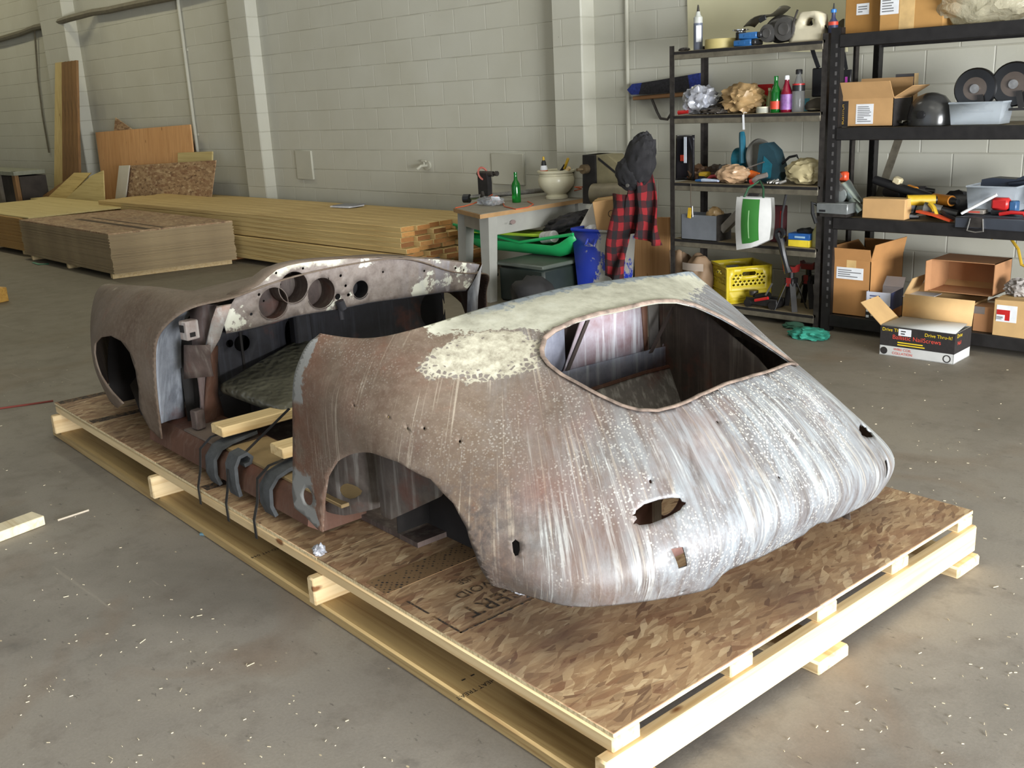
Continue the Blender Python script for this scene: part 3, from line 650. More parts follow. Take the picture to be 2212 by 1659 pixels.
def strip(name, L, Rr, mat, th=.012):
    m = MB(); n = len(L)
    A = [m.bm.verts.new(q) for q in L]; B = [m.bm.verts.new(q) for q in Rr]
    for i in range(n - 1): m.bm.faces.new([A[i], B[i], B[i + 1], A[i + 1]])
    return m.build(name, mat, car, solid=th)
xs = .155
strip('hinge_post', [pX(413, 658, xs + .02), pX(416, 690, xs + .01), pX(419, 745, xs), pX(424, 790, xs), pX(431, 860, xs), pX(434, 925, xs)],
      [pX(470, 658, xs + .06), pX(462, 690, xs + .05), pX(447, 750, xs + .03), pX(445, 800, xs + .03), pX(438, 860, xs + .012), pX(438, 930, xs + .01)], inner_mat('brown grey post', (92, 76, 72), (120, 104, 100), (150, 146, 146), .4))
strip('hinge_post_edge', [pX(447, 752, xs + .02), pX(450, 775, xs + .02), pX(442, 840, xs + .02), pX(438, 900, xs + .02), pX(441, 925, xs + .02)],
      [pX(465, 745, xs + .06), pX(464, 790, xs + .08), pX(466, 850, xs + .10), pX(480, 900, xs + .13), pX(492, 918, xs + .15)], RUSTRED)
strip('windscreen_post_foot', [pX(468, 661, xs + .03), pX(457, 690, xs + .02), pX(448, 725, xs + .01), pX(442, 757, xs)],
      [pX(500, 656, xs + .07), pX(488, 690, xs + .06), pX(474, 725, xs + .05), pX(452, 759, xs + .02)], inner_mat('scaled white post foot', (150, 112, 96), (176, 176, 172), (214, 218, 218), .6), .02)
q = pX(409, 712, .10)
HB_ = MB().box(q, (.055, .045, .07), (0, 0, .2), .004).build('hinge_bracket', inner_mat('rusty hinge', (120, 104, 98), (158, 150, 146), (190, 190, 186), .4), car)
MB().box(q + Vector((-.029, -.004, .008)), (.004, .022, .026), (0, 0, .2)).box(q + Vector((0, -.024, -.015)), (.022, .004, .016), (0, 0, .2)).build('hinge_slot', flat('dark slot', (20, 18, 18), .9), HB_)
q = pX(428, 905, .13)
MB().box(q, (.04, .04, .075), (0, 0, .2), .004).build('hinge_bracket', INNER, car)
# ---- sill, floor and tunnel
def sill(x0, x1, z0, z1):
    pr = [(x0 + .05, z0), (x0, z0 + .035), (x0 + .01, z1 - .03), (x0 + .035, z1), (x1, z1 + .01), (x1, z0)]
    m = MB().prism(pr, 1.26, Matrix(((1, 0, 0, 0), (0, 0, -1, 2.62), (0, 1, 0, 0), (0, 0, 0, 1)))); return m
sill(.055, .27, .185, .305).build('sill', RUSTRED, car)
sill(1.30, 1.53, .18, .29).build('sill', RUSTRED, car)
MB().b2((.25, 1.05, .179), (1.34, 2.46, .196)).build('floor_pan', INNER, car)
MB().prism([(.66, .19), (.70, .33), (.75, .37), (.85, .37), (.90, .33), (.94, .19)], 1.25, Matrix(((1, 0, 0, 0), (0, 0, -1, 2.44), (0, 1, 0, 0), (0, 0, 0, 1)))).build('tunnel', INNER, car)
TAN = flat('tan sill cover board', (138, 116, 80), .75, 0, .15, 9)
MB().b2((.09, 2.02, .305), (.265, 2.34, .314), bev=.002).build('sill_cover', flat('brown sill cover', (104, 90, 80), .75, 0, .12, 9), car)
MB().b2((.10, 1.22, .305), (.265, 2.0, .317), bev=.002).build('sill_cover', TAN, car)
# ---- rear bulkhead seen through the window opening
BY = 1.02
def bpt(px, py, y=BY): return pY(px, py, y)
def bpanel(name, q, mat, dy=0.0, th=.004): return sheetpts(name, [bpt(a, b, BY + dy) for a, b in q], mat, th)
bpanel('bulkhead_post', [(1160, 690), (1218, 680), (1222, 805), (1160, 815)], BLUEGREY)
bpanel('bulkhead_panel', [(1262, 665), (1388, 640), (1398, 757), (1215, 803)], WHITERUST_LIT, -.004)
bpanel('bulkhead_post', [(1385, 645), (1398, 640), (1400, 757), (1393, 758)], RUSTRED, -.012)
bpanel('bulkhead_panel', [(1398, 640), (1460, 630), (1412, 752), (1402, 757)], flat('dull lead grey panel', (92, 88, 84), .7, 0, .2, 12), .03)
bpanel('bulkhead_panel', [(1210, 690), (1268, 665), (1228, 800), (1212, 805)], flat('dark brown opening', (46, 32, 30), .8, 0, .2, 9), .05)
bpanel('bulkhead_panel', [(1462, 660), (1515, 640), (1520, 730), (1430, 748)], WHITERUST_LIT, .0)
bpanel('bulkhead_slot', [(1468, 668), (1476, 666), (1478, 705), (1470, 708)], flat('dark slot', (20, 18, 18), .9), -.012)
for a, b in (((1268, 692), (1224, 800)), ((1458, 652), (1404, 762))):
    MB().cyl(bpt(*a, BY - .05), bpt(*b, BY - .05), .006, n=6).box(0, (0, 0, 0)) if 0 else MB().ribbon([bpt(*a, BY - .05), bpt(*b, BY - .05)], .016, .006, (1, 0, 0)).build('diagonal_stay', flat('dark stay bar', (52, 42, 38), .6, .2), car)
bpanel('bulkhead_shelf', [(1150, 818), (1225, 800), (1400, 756), (1530, 728), (1540, 770), (1480, 782), (1270, 845), (1150, 885)], BLUEGREY, -.01)
seam = [bpt(x, y, BY - .03) for x, y in ((1150, 884), (1270, 845), (1390, 806), (1480, 783), (1545, 770))]
MB().tube(seam, .008, 6).build('bulkhead_seam', RUSTRED, car)
lowp = [bpt(x, y, BY - .03) for x, y in ((1150, 884), (1270, 845), (1390, 806), (1480, 783), (1560, 766))]
m = MB(); A_ = [m.bm.verts.new(q) for q in lowp]; B_ = [m.bm.verts.new(Vector((q.x, q.y - .16, .24))) for q in lowp]
for i in range(4): m.bm.faces.new([A_[i], A_[i + 1], B_[i + 1], B_[i]])
m.build('seat_pan_wall', inner_mat('dripped dark steel', (86, 80, 76), (126, 120, 114), (190, 188, 178), .6), car, solid=.004)
cut_panel('inner_side_panel', lambda P: np.array([(1.20 + .14 * (y - .3) / .7, y, z) for y, z in P]), [(.16, .24), (1.02, .20), (1.04, .80), (.80, .755), (.55, .65), (.30, .49), (.18, .36)], [], .05, [inner_mat('dark dripped side', (50, 42, 38), (78, 68, 60), (122, 116, 104), .4)], car, .004)
cut_panel('inner_tail_panel', lambda P: np.array([(x, .36 - .25 * (z - .3), z) for x, z in P]), [(.24, .24), (1.36, .24), (1.34, .42), (1.22, .56), (.40, .58), (.27, .46)], [circ(.56, .44, .04), circ(1.04, .44, .04)], .06, [inner_mat('dull red inner tail', (104, 76, 70), (126, 94, 86), (150, 130, 120), .15)], car, .004)
MB().b2((.475, .30, .3), (.50, .31, .57)).build('inner_tail_rib', inner_mat('pale inner rib', (150, 146, 140), (186, 184, 176), (214, 214, 208), .4), car)
MB().tube([bpt(1500, 670, BY - .05), bpt(1508, 720, BY - .08), bpt(1512, 770, BY - .12)], .012, 6).build('corner_brace', RUSTRED, car)
# ---- wheel housings seen under the left arch
HOUS = inner_mat('scaled wheel housing', (70, 60, 56), (106, 98, 92), (168, 166, 160), .5)
def hpt(px, py): p = pX(px, py, .15); return (p.y, p.z)
def hw(P):
    y0 = hpt(800, 1050)[0]
    return np.array([(.15 + .05 * math.exp(-((y - y0) / .04) ** 2) - .03 * math.sin(min(PI, abs(y - y0) * 9)), y, z) for y, z in P])
ow = [hpt(*q) for q in [(668, 985), (672, 1085), (725, 1101), (760, 1108), (798, 1104), (801, 1096), (835, 1109), (862, 1116), (900, 1099), (952, 1073), (985, 1030), (930, 985), (860, 955), (780, 940), (720, 950)]]
cut_panel('wheel_housing', hw, ow, [smooth_loop([hpt(*q) for q in P], 1) for P in ([(748, 1050), (760, 1038), (776, 1046), (785, 1065), (772, 1076), (756, 1068)], [(706, 1083), (722, 1070), (733, 1078), (712, 1088)], [(703, 1026), (722, 1008), (748, 988), (740, 1002), (716, 1028)])], .03, [HOUS, INNER], car, .003, (.9, .8, .4))
cut_panel('wheel_housing', lambda P: np.array([(1.45 + .03 * math.sin(5 * y), y, z) for y, z in P]), [(.38, .2), (1.2, .2), (1.2, .58), (1.0, .66), (.75, .65), (.55, .585), (.42, .47)], [], .06, [HOUS, INNER], car, .004)
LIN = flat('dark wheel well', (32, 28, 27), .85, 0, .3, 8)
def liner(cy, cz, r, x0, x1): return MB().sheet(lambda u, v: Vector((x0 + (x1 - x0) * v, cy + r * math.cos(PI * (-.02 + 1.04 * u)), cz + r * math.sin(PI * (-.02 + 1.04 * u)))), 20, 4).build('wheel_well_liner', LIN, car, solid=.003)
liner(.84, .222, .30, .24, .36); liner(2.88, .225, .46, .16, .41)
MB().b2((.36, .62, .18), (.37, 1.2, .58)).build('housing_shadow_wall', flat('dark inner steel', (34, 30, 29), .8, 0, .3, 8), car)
# front inner structure seen through the front arch
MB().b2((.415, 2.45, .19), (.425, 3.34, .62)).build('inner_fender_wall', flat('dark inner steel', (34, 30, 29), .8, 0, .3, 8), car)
MB().prism([(2.78, .20), (2.98, .22), (3.06, .34), (2.92, .42), (2.80, .34)], .02, Matrix(((0, 0, 1, .16), (1, 0, 0, 0), (0, 1, 0, 0), (0, 0, 0, 1)))).build('tie_down_plate', flat('dark inner steel', (34, 30, 29), .8), car)
# ------------------------------------------------------------------ things packed with the body
def strap(name, label, x_, pts, wid=.016, mat=BLACKPL, grp=None):
    o = MB().ribbon([PM @ Vector(q) for q in pts], wid, .0015, x_).build(name, mat, org=PM @ Vector(pts[0])); return tag(o, label, 'strap', grp)
FOAM = flat('grey foam padding', (66, 68, 70), .9, 0, .2, 30, .3)
al = PM.to_3x3() @ Vector((0, 1, 0))
def pad(y, label, curl=False):
    x0, z1 = .052, .32
    if curl: pts = [(x0 - .015, y, .20), (x0 - .022, y, .25), (x0 - .02, y, .31), (x0 + .0, y, .345), (x0 + .035, y, .352), (x0 + .055, y, .33), (x0 + .045, y, .305), (x0 + .02, y, .30)]
    else: pts = [(x0 - .002, y, .16 + .03), (x0 - .016, y, .23), (x0 - .012, y, .29), (x0 + .02, y, .327), (x0 + .07, y + .01, .338), (x0 + .18, y + .03, .345)]
    m = MB().ribbon([PM @ Vector(q) for q in pts], .07, -.013, al)
    return tag(m.build('foam_pad', FOAM, org=PM @ Vector(pts[0])), label, 'foam padding', 'foam pads under the straps')
pad(pX(452, 968, .045).y, 'grey foam pad folded over the sill under the first strap, nearest the hinge post')
pad(pX(503, 1000, .045).y, 'small curled grey foam pad on the sill under the middle strap', True)
pad(pX(572, 1040, .045).y, 'grey foam pad over the sill under the strap nearest the rear quarter panel')
def bstrap(label, top, edge):
    a = pX(*top, .035); b = pX(*edge, -.006)
    strap('tie_strap', label, al, [(.36, a.y + .03, .364), (.16, a.y + .012, .356), (.075, a.y + .003, .350), (.028, a.y, .318), (.016, a.y - .003, .24), (b.x, b.y + .002, .185), (b.x, b.y, .12)], grp='tie-down straps')
bstrap('black strap over the sill nearest the hinge post, running down to the pallet edge', (436, 968), (431, 1072))
bstrap('black strap beside the rear quarter panel, over the foam pad and down the pallet edge', (560, 1035), (551, 1142))
q0 = pX(625, 882, .30); q1 = pX(492, 1014, .030); q2 = pX(491, 1106, -.006)
strap('tie_strap', 'middle strap slanting from the quarter panel across the sill to the pallet', al, [tuple(q0), tuple(q0.lerp(q1, .5)), tuple(q1), (.016, q1.y - .005, .22), (q2.x, q2.y + .003, .185), (q2.x, q2.y, .12)], grp='tie-down straps')
PINEX = pine('fresh pine block', (222, 196, 146), (190, 156, 104), 0)
def block(px, py, z, ln, label, rz):
    o = thing('timber_block', label, 'timber block', PM @ (pZ(px, py, z)), PYAW + rz, 'timber blocks laid across the sill')
    MB().b2((0, -.045, -.019), (ln, .045, .019), bev=.004).build('batten', PINEX, o); return o
block(468, 930, .375, .55, 'pale timber block lying across the sill, nearer the dashboard', .02)
block(597, 975, .375, .55, 'pale timber block lying across the sill beside the quarter panel edge', .0)
WRAP = NT('cloudy bubble wrap'); _k = WRAP.voro(WRAP.co, 45, 'SMOOTH_F1')
WRAPM = WRAP.done(WRAP.ramp(WRAP.noise(WRAP.co, 6, 4), [(.3, lin(74, 72, 62)), (.7, lin(120, 118, 102))]), .3); WRAP.b.inputs['Transmission Weight'].default_value = .25
WRAP.bump(WRAP.math('ADD', _k, WRAP.noise(WRAP.co, 9, 3)), .5, .02)
bw = thing('wrapped_parts_bundle', 'bubble-wrapped parts bundle inside the car behind the door opening', 'wrapped bundle', PM @ Vector((.5, 1.6, .196)), PYAW)
ib = PMI
def bl(px, py, x): v = pX(px, py, x); return Vector((v.x - .5, v.y - 1.6, v.z - .196))
a0, a1, a2, a3 = bl(518, 822, .34), bl(600, 790, .40), bl(650, 800, .55), bl(560, 842, .34)
m = MB(); m.box(bl(596, 815, .46) + Vector((.06, -.03, 0)), (.46, .36, .05), (.16, -.20, .25), .024, 4); m.build('wrapped_panel', WRAPM, bw)
m = MB(); m.blob((.02, .02, .10), (.17, .20, .075), 9, .25, 2.6, 4, None, -.95, True); m.build('loose_wrap', WRAPM, bw)
# ------------------------------------------------------------------ timber and sheet goods along the wall
def slab(name, label, cat, mat, pts, th, group=None, parent=None, back=(0, 1, 0)):
    pts = [Vector(p) for p in pts]; n = (pts[1] - pts[0]).cross(pts[3] - pts[0]).normalized()
    if n.dot(Vector(back)) < 0: n = -n
    m = MB(); A = [m.bm.verts.new(p) for p in pts]; B = [m.bm.verts.new(p + n * th) for p in pts]; k = len(A)
    for i in range(k): m.bm.faces.new([A[i], A[(i + 1) % k], B[(i + 1) % k], B[i]])
    m.bm.faces.new(A[::-1]); m.bm.faces.new(B)
    o = m.build(name, mat, parent, org=None if parent else (pts[0] + pts[2]) / 2)
    return tag(o, label, cat, group) if not parent else o
def pb(x0, y0, x1, y1, y):                 # a picture rectangle -> x and z extents on the plane y
    ym, xm = (y0 + y1) / 2, (x0 + x1) / 2
    return atY(x0, ym, y).x, atY(x1, ym, y).x, atY(xm, y1, y).z, atY(xm, y0, y).z
PINEY = pine('yellow pine board', (206, 182, 118), (168, 140, 80), 0)
PINEZ = pine('upright pale board', (204, 182, 124), (170, 144, 88), 2)
BROWNZ = pine('upright brown board', (134, 98, 56), (98, 70, 40), 2)
OSBW = osb('wall osb', 0, .95, 0, 1.6); OSBS = osb('stack osb', 0, .86, .3, 1.2)
PLY = pine('orange plywood', (210, 160, 108), (188, 138, 88), 2, .7)
PALEPLY = pine('pale plywood', (196, 178, 122), (172, 152, 98), 0, .7)
EDGE = NT('stacked sheet edge'); _z = EDGE.noise(EDGE.mp(EDGE.co, (3, 3, 160)), 1.0, 3, .6)
EDGEM = EDGE.done(EDGE.ramp(_z, [(.3, lin(120, 102, 76)), (.7, lin(168, 148, 112))]), .75)
# boards leaning on the far wall
for i, (a, b, c_, d_, mt, lb) in enumerate([(119, 133, 103, 122, PINEZ, 'pale pine board, leftmost of the boards leaning on the far wall'),
        (133, 141, 122, 132, BROWNZ, 'brown board beside the pale one leaning on the far wall'), (141, 148, 132, 140, BROWNZ, 'brown board in the middle of those leaning on the far wall'),
        (148, 155, 140, 148, BROWNZ, 'brown board second from the right of those leaning on the far wall'), (155, 164, 148, 158, BROWNZ, 'brown board rightmost of those leaning on the far wall')]):
    yt = 6.085 - i * .04; yb = 5.86 - i * .04
    bl_, br_ = atY(c_, 395, yb), atY(d_, 395, yb); tl, tr = atY(a, 136 - i, yt), atY(b, 134 - i, yt)
    bl_.z = br_.z = 0
    slab('leaning_board', lb, 'board', mt, [tl, tr, br_, bl_], .035, 'boards leaning on the far wall')
# dark timber bin in the far corner
x0, x1, z0, z1 = pb(-70, 362, 104, 455, 5.75)
db = thing('timber_bin', 'dark timber bin of scrap at the far left end of the wall', 'bin', ((x0 + x1) / 2, 5.55, 0))
hw_ = (x1 - x0) / 2; zt = z1
MB().b2((-hw_, -.18, .05), (hw_, .2, zt - .08)).build('bin_body', flat('dark bin boards', (52, 46, 42), .8, 0, .3, 6), db)
for k in range(6):
    xx = -hw_ + .08 + k * (2 * hw_ - .16) / 5
    MB().b2((xx - .06, -.235, 0), (xx + .06, -.182, zt)).build('post', BROWNZ if k % 2 else flat('grey post', (104, 96, 84), .8), db)
MB().b2((-hw_, -.25, zt - .06), (hw_, .2, zt), bev=.004).build('lid', flat('grey green lid', (128, 130, 116), .6), db)
# offcuts leaning against each other
for pts, mt, lb in (([(60, 445), (128, 398), (150, 383), (92, 445)], BROWNZ, 'brown triangular plywood offcut, lowest of the leaning offcuts'),
                    ([(82, 446), (160, 373), (196, 373), (128, 446)], PINEY, 'yellow plywood offcut leaning in the middle of the offcuts'),
                    ([(122, 447), (196, 380), (222, 368), (226, 447)], PALEPLY, 'pale plywood offcut leaning beside the orange plywood sheet')):
    i = {'b': 0, 'y': 1, 'p': 2}[lb[0]]
    P = [atY(*pts[0], 5.60 - .03 * i), atY(*pts[1], 5.72 - .03 * i), atY(*pts[2], 5.72 - .03 * i), atY(*pts[3], 5.60 - .03 * i)]
    slab('plywood_offcut', lb, 'plywood', mt, P, .015, 'leaning offcuts')
slab('osb_offcut', 'triangle of strand board poking up behind the orange plywood sheet', 'board', OSBW, [atY(249, 254, 6.2), atY(300, 290, 6.2), atY(250, 320, 6.2), atY(244, 300, 6.2)], .012)
def lean(tl, tr, br, bl_, yt, yb): return [atY(*tl, yt), atY(*tr, yt), atY(*br, yb), atY(*bl_, yb)]
slab('plywood_sheet', 'tall orange plywood sheet leaning on the wall', 'plywood', PLY, lean((206, 286), (410, 269), (432, 470), (232, 480), 6.17, 6.06), .018)
slab('plywood_sheet', 'small tan plywood piece leaning behind the strand board sheet', 'plywood', PALEPLY, lean((384, 330), (458, 327), (455, 420), (384, 420), 6.11, 6.02), .018)
slab('osb_sheet', 'strand board sheet leaning in front of the orange plywood', 'board', OSBW, lean((276, 358), (466, 346), (450, 470), (262, 480), 5.98, 5.90), .012)
slab('white_board', 'white faced board leaning left of the strand board sheet', 'board', flat('white melamine', (206, 200, 184), .5, 0, .04, 6), lean((257, 358), (279, 357), (264, 480), (243, 480), 5.95, 5.87), .016)
# the long lumber stack: every plank an object
rnd = random.Random(3)
LG = pine('stacked lumber', (206, 182, 126), (168, 140, 88), 0)
def lumber_mat():
    t = NT('lumber with cut ends'); g = t.noise(t.mp(t.co, (1.2, 36, 36)), 1.0, 3, .6, .6)
    c = t.ramp(g, [(.3, lin(164, 136, 84)), (.6, lin(198, 172, 116)), (.8, lin(206, 184, 132))])
    nn = t.node('NewGeometry').outputs['Normal']; nx = t.math('ABSOLUTE', t.sep(nn)[0])
    oi = t.node('ObjectInfo').outputs['Random']
    endc = t.ramp(oi, [(.0, lin(120, 78, 40)), (.35, lin(166, 112, 58)), (.7, lin(188, 136, 74)), (1, lin(150, 100, 54))])
    endc = t.mix(t.math('MULTIPLY', t.step(t.noise(t.co, 60, 3), .45, .7), .4), endc, lin(110, 70, 38))
    c = t.mix(t.step(nx, .7, .8), c, endc); c = t.mix(t.math('MULTIPLY', oi, .18), c, lin(150, 124, 76)); return t.done(c, .7)
LM = lumber_mat()
proto = MB().b2((-2.95, -.07, 0), (2.95, .07, .042), bev=.004).build('plank', LM)
first = True
for la in range(10):
    for k in range(7):
        o = proto if first else proto.copy()
        if not first: COL.objects.link(o)
        first = False
        o.location = (-9.45 + rnd.uniform(-.07, .05), 5.14 + k * .146 + (0 if la < 5 else .03) + rnd.uniform(-.004, .004), .05 + la * .0435 + (.008 if la > 4 else 0))
        o.rotation_euler = (rnd.uniform(-.012, .012), 0, rnd.uniform(-.002, .002))
        tag(o, 'long pale plank in the lumber stack with cut ends towards the workbench', 'plank', 'planks in the long lumber stack')
for xb in (-11.6, -9.4, -7.2):
    tag(MB().b2((xb - .045, 5.08, 0), (xb + .045, 6.08, .048)).build('bearer', LM, org=(xb, 5.5, 0)), 'timber bearer on the floor under the long lumber stack', 'bearer', 'bearers under the lumber stack')
zt = .05 + 10 * .0435 + .014
pp = atZ(750, 446, zt)
nb = thing('notebook', 'grey pad of papers lying on top of the lumber stack', 'papers', (pp.x, min(pp.y, 5.95), zt), .1)
MB().b2((-.14, -.1, 0), (.14, .1, .012)).build('pages', WHITEP, nb)
MB().box((.02, .01, .016), (.27, .19, .006), (0, 0, .15)).build('cover', flat('grey folder', (120, 122, 128), .5), nb)
# stack of strand board sheets on low bearers
A0, B0, C0 = Vector((-9.31, 3.86, 0)), Vector((-9.06, 5.00, 0)), Vector((-11.75, 3.92, 0))
D0 = C0 + (B0 - A0)
def quadsheet(z, th, mat, off=0.0):
    m = MB(); P = [A0, B0, D0, C0]; a = [m.bm.verts.new(p + Vector((0, 0, 0))) for p in P]; b = [m.bm.verts.new(p + Vector((0, 0, th))) for p in P]
    for i in range(4): m.bm.faces.new([a[i], a[(i + 1) % 4], b[(i + 1) % 4], b[i]])
    m.bm.faces.new(a[::-1]); m.bm.faces.new(b); return m
sheet0 = quadsheet(0, .0128, [EDGEM]).build('osb_sheet', EDGEM, org=A0)
for i in range(28):
    o = sheet0 if i == 0 else sheet0.copy()
    if i: COL.objects.link(o)
    o.location = (A0.x + rnd.uniform(-.006, .006), A0.y + rnd.uniform(-.006, .006), .05 + i * .0131)
    tag(o, 'strand board sheet in the big square stack on the floor', 'board', 'sheets in the strand board stack')
top = quadsheet(0, .0125, OSBS).build('osb_sheet', OSBS, org=A0); top.location.z = .05 + 28 * .0131
tag(top, 'topmost sheet of the big square strand board stack, marked with dark stripes', 'board')
ex = (C0 - A0); ey = (B0 - A0)
for f0, f1 in ((.30, .36), (.44, .47)):
    q = [A0 + ey * f0 + ex * .02, A0 + ey * f0 + ex * .75, A0 + ey * f1 + ex * .75, A0 + ey * f1 + ex * .02]
    m = MB(); m.face([p - A0 + Vector((0, 0, .0132)) for p in q]); m.build('stripe', flat('dark stripe ink', (70, 52, 32), .8), top)
for f in (.04, .5, .93):
    q = A0 + ex * f
    m = MB(); m.b2((-.05, 0, 0), (.05, 1.14, .048)); o = m.build('bearer', PINEX, org=None); o.location = (q.x - .02, q.y + .02, 0); o.rotation_euler = (0, 0, -.21)
    tag(o, 'pale timber bearer under the square strand board stack', 'bearer', 'bearers under the strand board stack')
# plywood stack at the left edge of the view
proto = MB().b2((-1.22, -.6, 0), (1.22, .6, .018), bev=.002).build('plywood_sheet', pine('plywood edge', (176, 136, 76), (140, 104, 56), 0))
for i in range(20):
    o = proto if i == 0 else proto.copy()
    if i: COL.objects.link(o)
    o.location = (-13.22 + rnd.uniform(-.015, .015), 4.62 + rnd.uniform(-.01, .01), .05 + i * .0185)
    tag(o, 'plywood sheet in the low stack at the left edge of the view', 'plywood', 'sheets in the left plywood stack')
tag(MB().b2((-1.3, -.62, 0), (1.3, .64, .016), bev=.002).build('plywood_sheet', PALEPLY, org=None), 'pale plywood sheet on top of the low stack at the left edge', 'plywood').location = (-13.1, 4.66, .05 + 20 * .0185)
for xb in (-14.2, -13.2, -12.15):
    tag(MB().b2((xb - .05, 4.05, 0), (xb + .05, 5.2, .049)).build('bearer', PINEX, org=(xb, 4.6, 0)), 'timber bearer under the low plywood stack at the left edge', 'bearer', 'bearers under the plywood stack')
tag(MB().b2((-15.2, 5.28, 0), (-12.55, 5.5, .40)).build('sheet_stack', PALEPLY, org=(-14, 5.4, 0)), 'further low pile of sheets behind the plywood stack at the left edge', 'board pile')
# ------------------------------------------------------------------ workbench with lathe
BZ = .66
P0, P1 = Vector((-5.43, 4.97, 0)), Vector((-5.97, 5.19, 0))
LY = Vector((0.0, 1.18, 0))
GREYST = flat('pale grey painted steel', (150, 149, 142), .5, .1, .06, 8)
bench = thing('lathe_bench', 'pale grey steel workbench with a wooden top standing against the wall', 'workbench', P0)
def quadprism(m, pts, z0, z1):
    a = [m.bm.verts.new(Vector((p.x, p.y, z0))) for p in pts]; b = [m.bm.verts.new(Vector((p.x, p.y, z1))) for p in pts]; n = len(a)
    for i in range(n): m.bm.faces.new([a[i], a[(i + 1) % n], b[(i + 1) % n], b[i]])
    m.bm.faces.new(a[::-1]); m.bm.faces.new(b); return m
e = P1 - P0
quadprism(MB(), [Vector((0, 0, 0)), e, e + LY, LY], BZ - .03, BZ).build('bench_top', flat('worn bench board', (158, 124, 84), .7, 0, .1, 9), bench)
quadprism(MB(), [e * .01 + LY * .01, e * .99 + LY * .01, e * .99 + LY * .99, e * .01 + LY * .99], BZ, BZ + .002).build('bench_surface', flat('dusty grey bench surface', (136, 130, 118), .8, 0, .12, 9), bench)
quadprism(MB(), [e * .06 + LY * .06, e * .12 + LY * .06, e * .12 + LY * .97, e * .06 + LY * .97], BZ - .17, BZ - .03).build('side_rail', GREYST, bench)
quadprism(MB(), [e * .88 + LY * .06, e * .94 + LY * .06, e * .94 + LY * .97, e * .88 + LY * .97], BZ - .17, BZ - .03).build('side_rail', GREYST, bench)
quadprism(MB(), [e * .12 + LY * .06, e * .88 + LY * .06, e * .88 + LY * .09, e * .12 + LY * .09], BZ - .14, BZ - .03).build('end_rail', GREYST, bench)
for fx, fy, sx, sy in ((.09, .09, -.0, -.02), (.91, .09, .06, -.02), (.09, .92, 0, .02), (.91, .92, .06, .02)):
    t_ = e * fx + LY * fy; f_ = t_ + e * sx * 2 + LY * sy
    m = MB()
    for w0, w1, d0 in ((.10, .075, 0),):
        a = [m.bm.verts.new(Vector((t_.x + dx * w0 / 2, t_.y + dy * .045, BZ - .03))) for dx, dy in ((-1, -1), (1, -1), (1, 1), (-1, 1))]
        b = [m.bm.verts.new(Vector((f_.x + dx * w1 / 2, f_.y + dy * .035, 0))) for dx, dy in ((-1, -1), (1, -1), (1, 1), (-1, 1))]
        for i in range(4): m.bm.faces.new([a[i], a[(i + 1) % 4], b[(i + 1) % 4], b[i]])
        m.bm.faces.new(a); m.bm.faces.new(b[::-1])
    m.build('leg', GREYST, bench)
m = MB(); m.cyl((.058, LY.y * .22, BZ - .095), (.062 - .03, LY.y * .22, BZ - .095), .004); m.build('bolt', STEEL, bench)
MB().lathe([(.001, .003), (.03, .003), (.03, 0)], 20, Matrix.Translation((-.026, LY.y * .30, BZ - .095)) @ Matrix.Rotation(PI / 2, 4, 'Y') @ Matrix.Diagonal((.55, 1, 1, 1))).build('badge', flat('oval badge', (120, 104, 100), .5), bench)
def bz(px, py, dz=0.0): v = atZ(px, py, BZ + .003 + dz); return v
# lathe: bed tubes, tailstock, headstock, tool rest
la = bz(1006, 437); lb_ = bz(1205, 417)
dirv = (lb_ - la).normalized()
lathe = thing('wood_lathe', 'black wood lathe with a steel tube bed along the workbench', 'lathe', la)
MB().cyl((0, 0, .035), tuple((lb_ - la) + Vector((0, 0, .035))), .020, n=14).build('bed_tube', STEEL, lathe)
MB().cyl((-.02, 0, .03), (.03, .02, .03), .035, n=16).build('bed_foot', BLACKPL, lathe)
tb = bz(1050, 433) - la
ts = MB(); ts.prism([(-.055, 0), (.055, 0), (.06, .12), (.05, .20), (-.055, .20)], .05, Matrix.Translation((tb.x, tb.y + .02, tb.z + .02)) @ Matrix.Rotation(PI / 2, 4, 'X'))
ts.build('tailstock', BLACKMETAL, lathe)
tc = Vector((tb.x, tb.y, tb.z + .215))
MB().cyl(tuple(tc + Vector((-.075, 0, 0))), tuple(tc + Vector((.10, 0, 0))), .022).build('tailstock_barrel', DARKMETAL, lathe)
MB().lathe([(.052, -.008), (.058, 0), (.052, .008), (.042, .004), (.042, -.004), (.052, -.008)], 24, Matrix.Translation(tc + Vector((-.01, -.01, .002))) @ Matrix.Rotation(PI / 2 - .3, 4, 'Y')).build('handwheel', flat('faded red handwheel', (156, 86, 74), .5), lathe)
MB().cyl(tuple(tc + Vector((.10, 0, 0))), tuple(tc + Vector((.13, 0, .004))), .008).cyl(tuple(tc + Vector((.13, 0, .004))), tuple(tc + Vector((.15, 0, .004))), .02).build('centre', DARKMETAL, lathe)
rb = bz(1092 + 160, 418) - la
rs = atY(1250, 395, 5.95)
tr_ = thing('tool_rest', 'dark steel tool rest standing on the bench behind the white pot', 'tool rest', bz(1250, 420))
MB().cyl((0, 0, 0), (0, 0, .12), .013).build('post', STEEL, tr_)
MB().box((-.02, .02, .145), (.25, .03, .04), (0, .05, .5), .004).build('rest_bar', flat('grey blue steel', (70, 72, 80), .4, .5), tr_)
MB().box((.02, 0, .03), (.12, .06, .05), (0, 0, .4), .01).build('clamp', BLACKMETAL, tr_)
hs = thing('lathe_headstock', 'tan and black lathe headstock housing with belt slot at the wall end of the bench', 'lathe headstock', (atY(1322, 400, 5.9).x, 5.9, BZ + .003))
x0, x1, z0, z1 = pb(1276, 333, 1375, 412, 5.9); cx_ = hs.location.x; zb = hs.location.z
TANM = flat('dusty tan steel', (128, 120, 92), .5, .1, .15, 10)
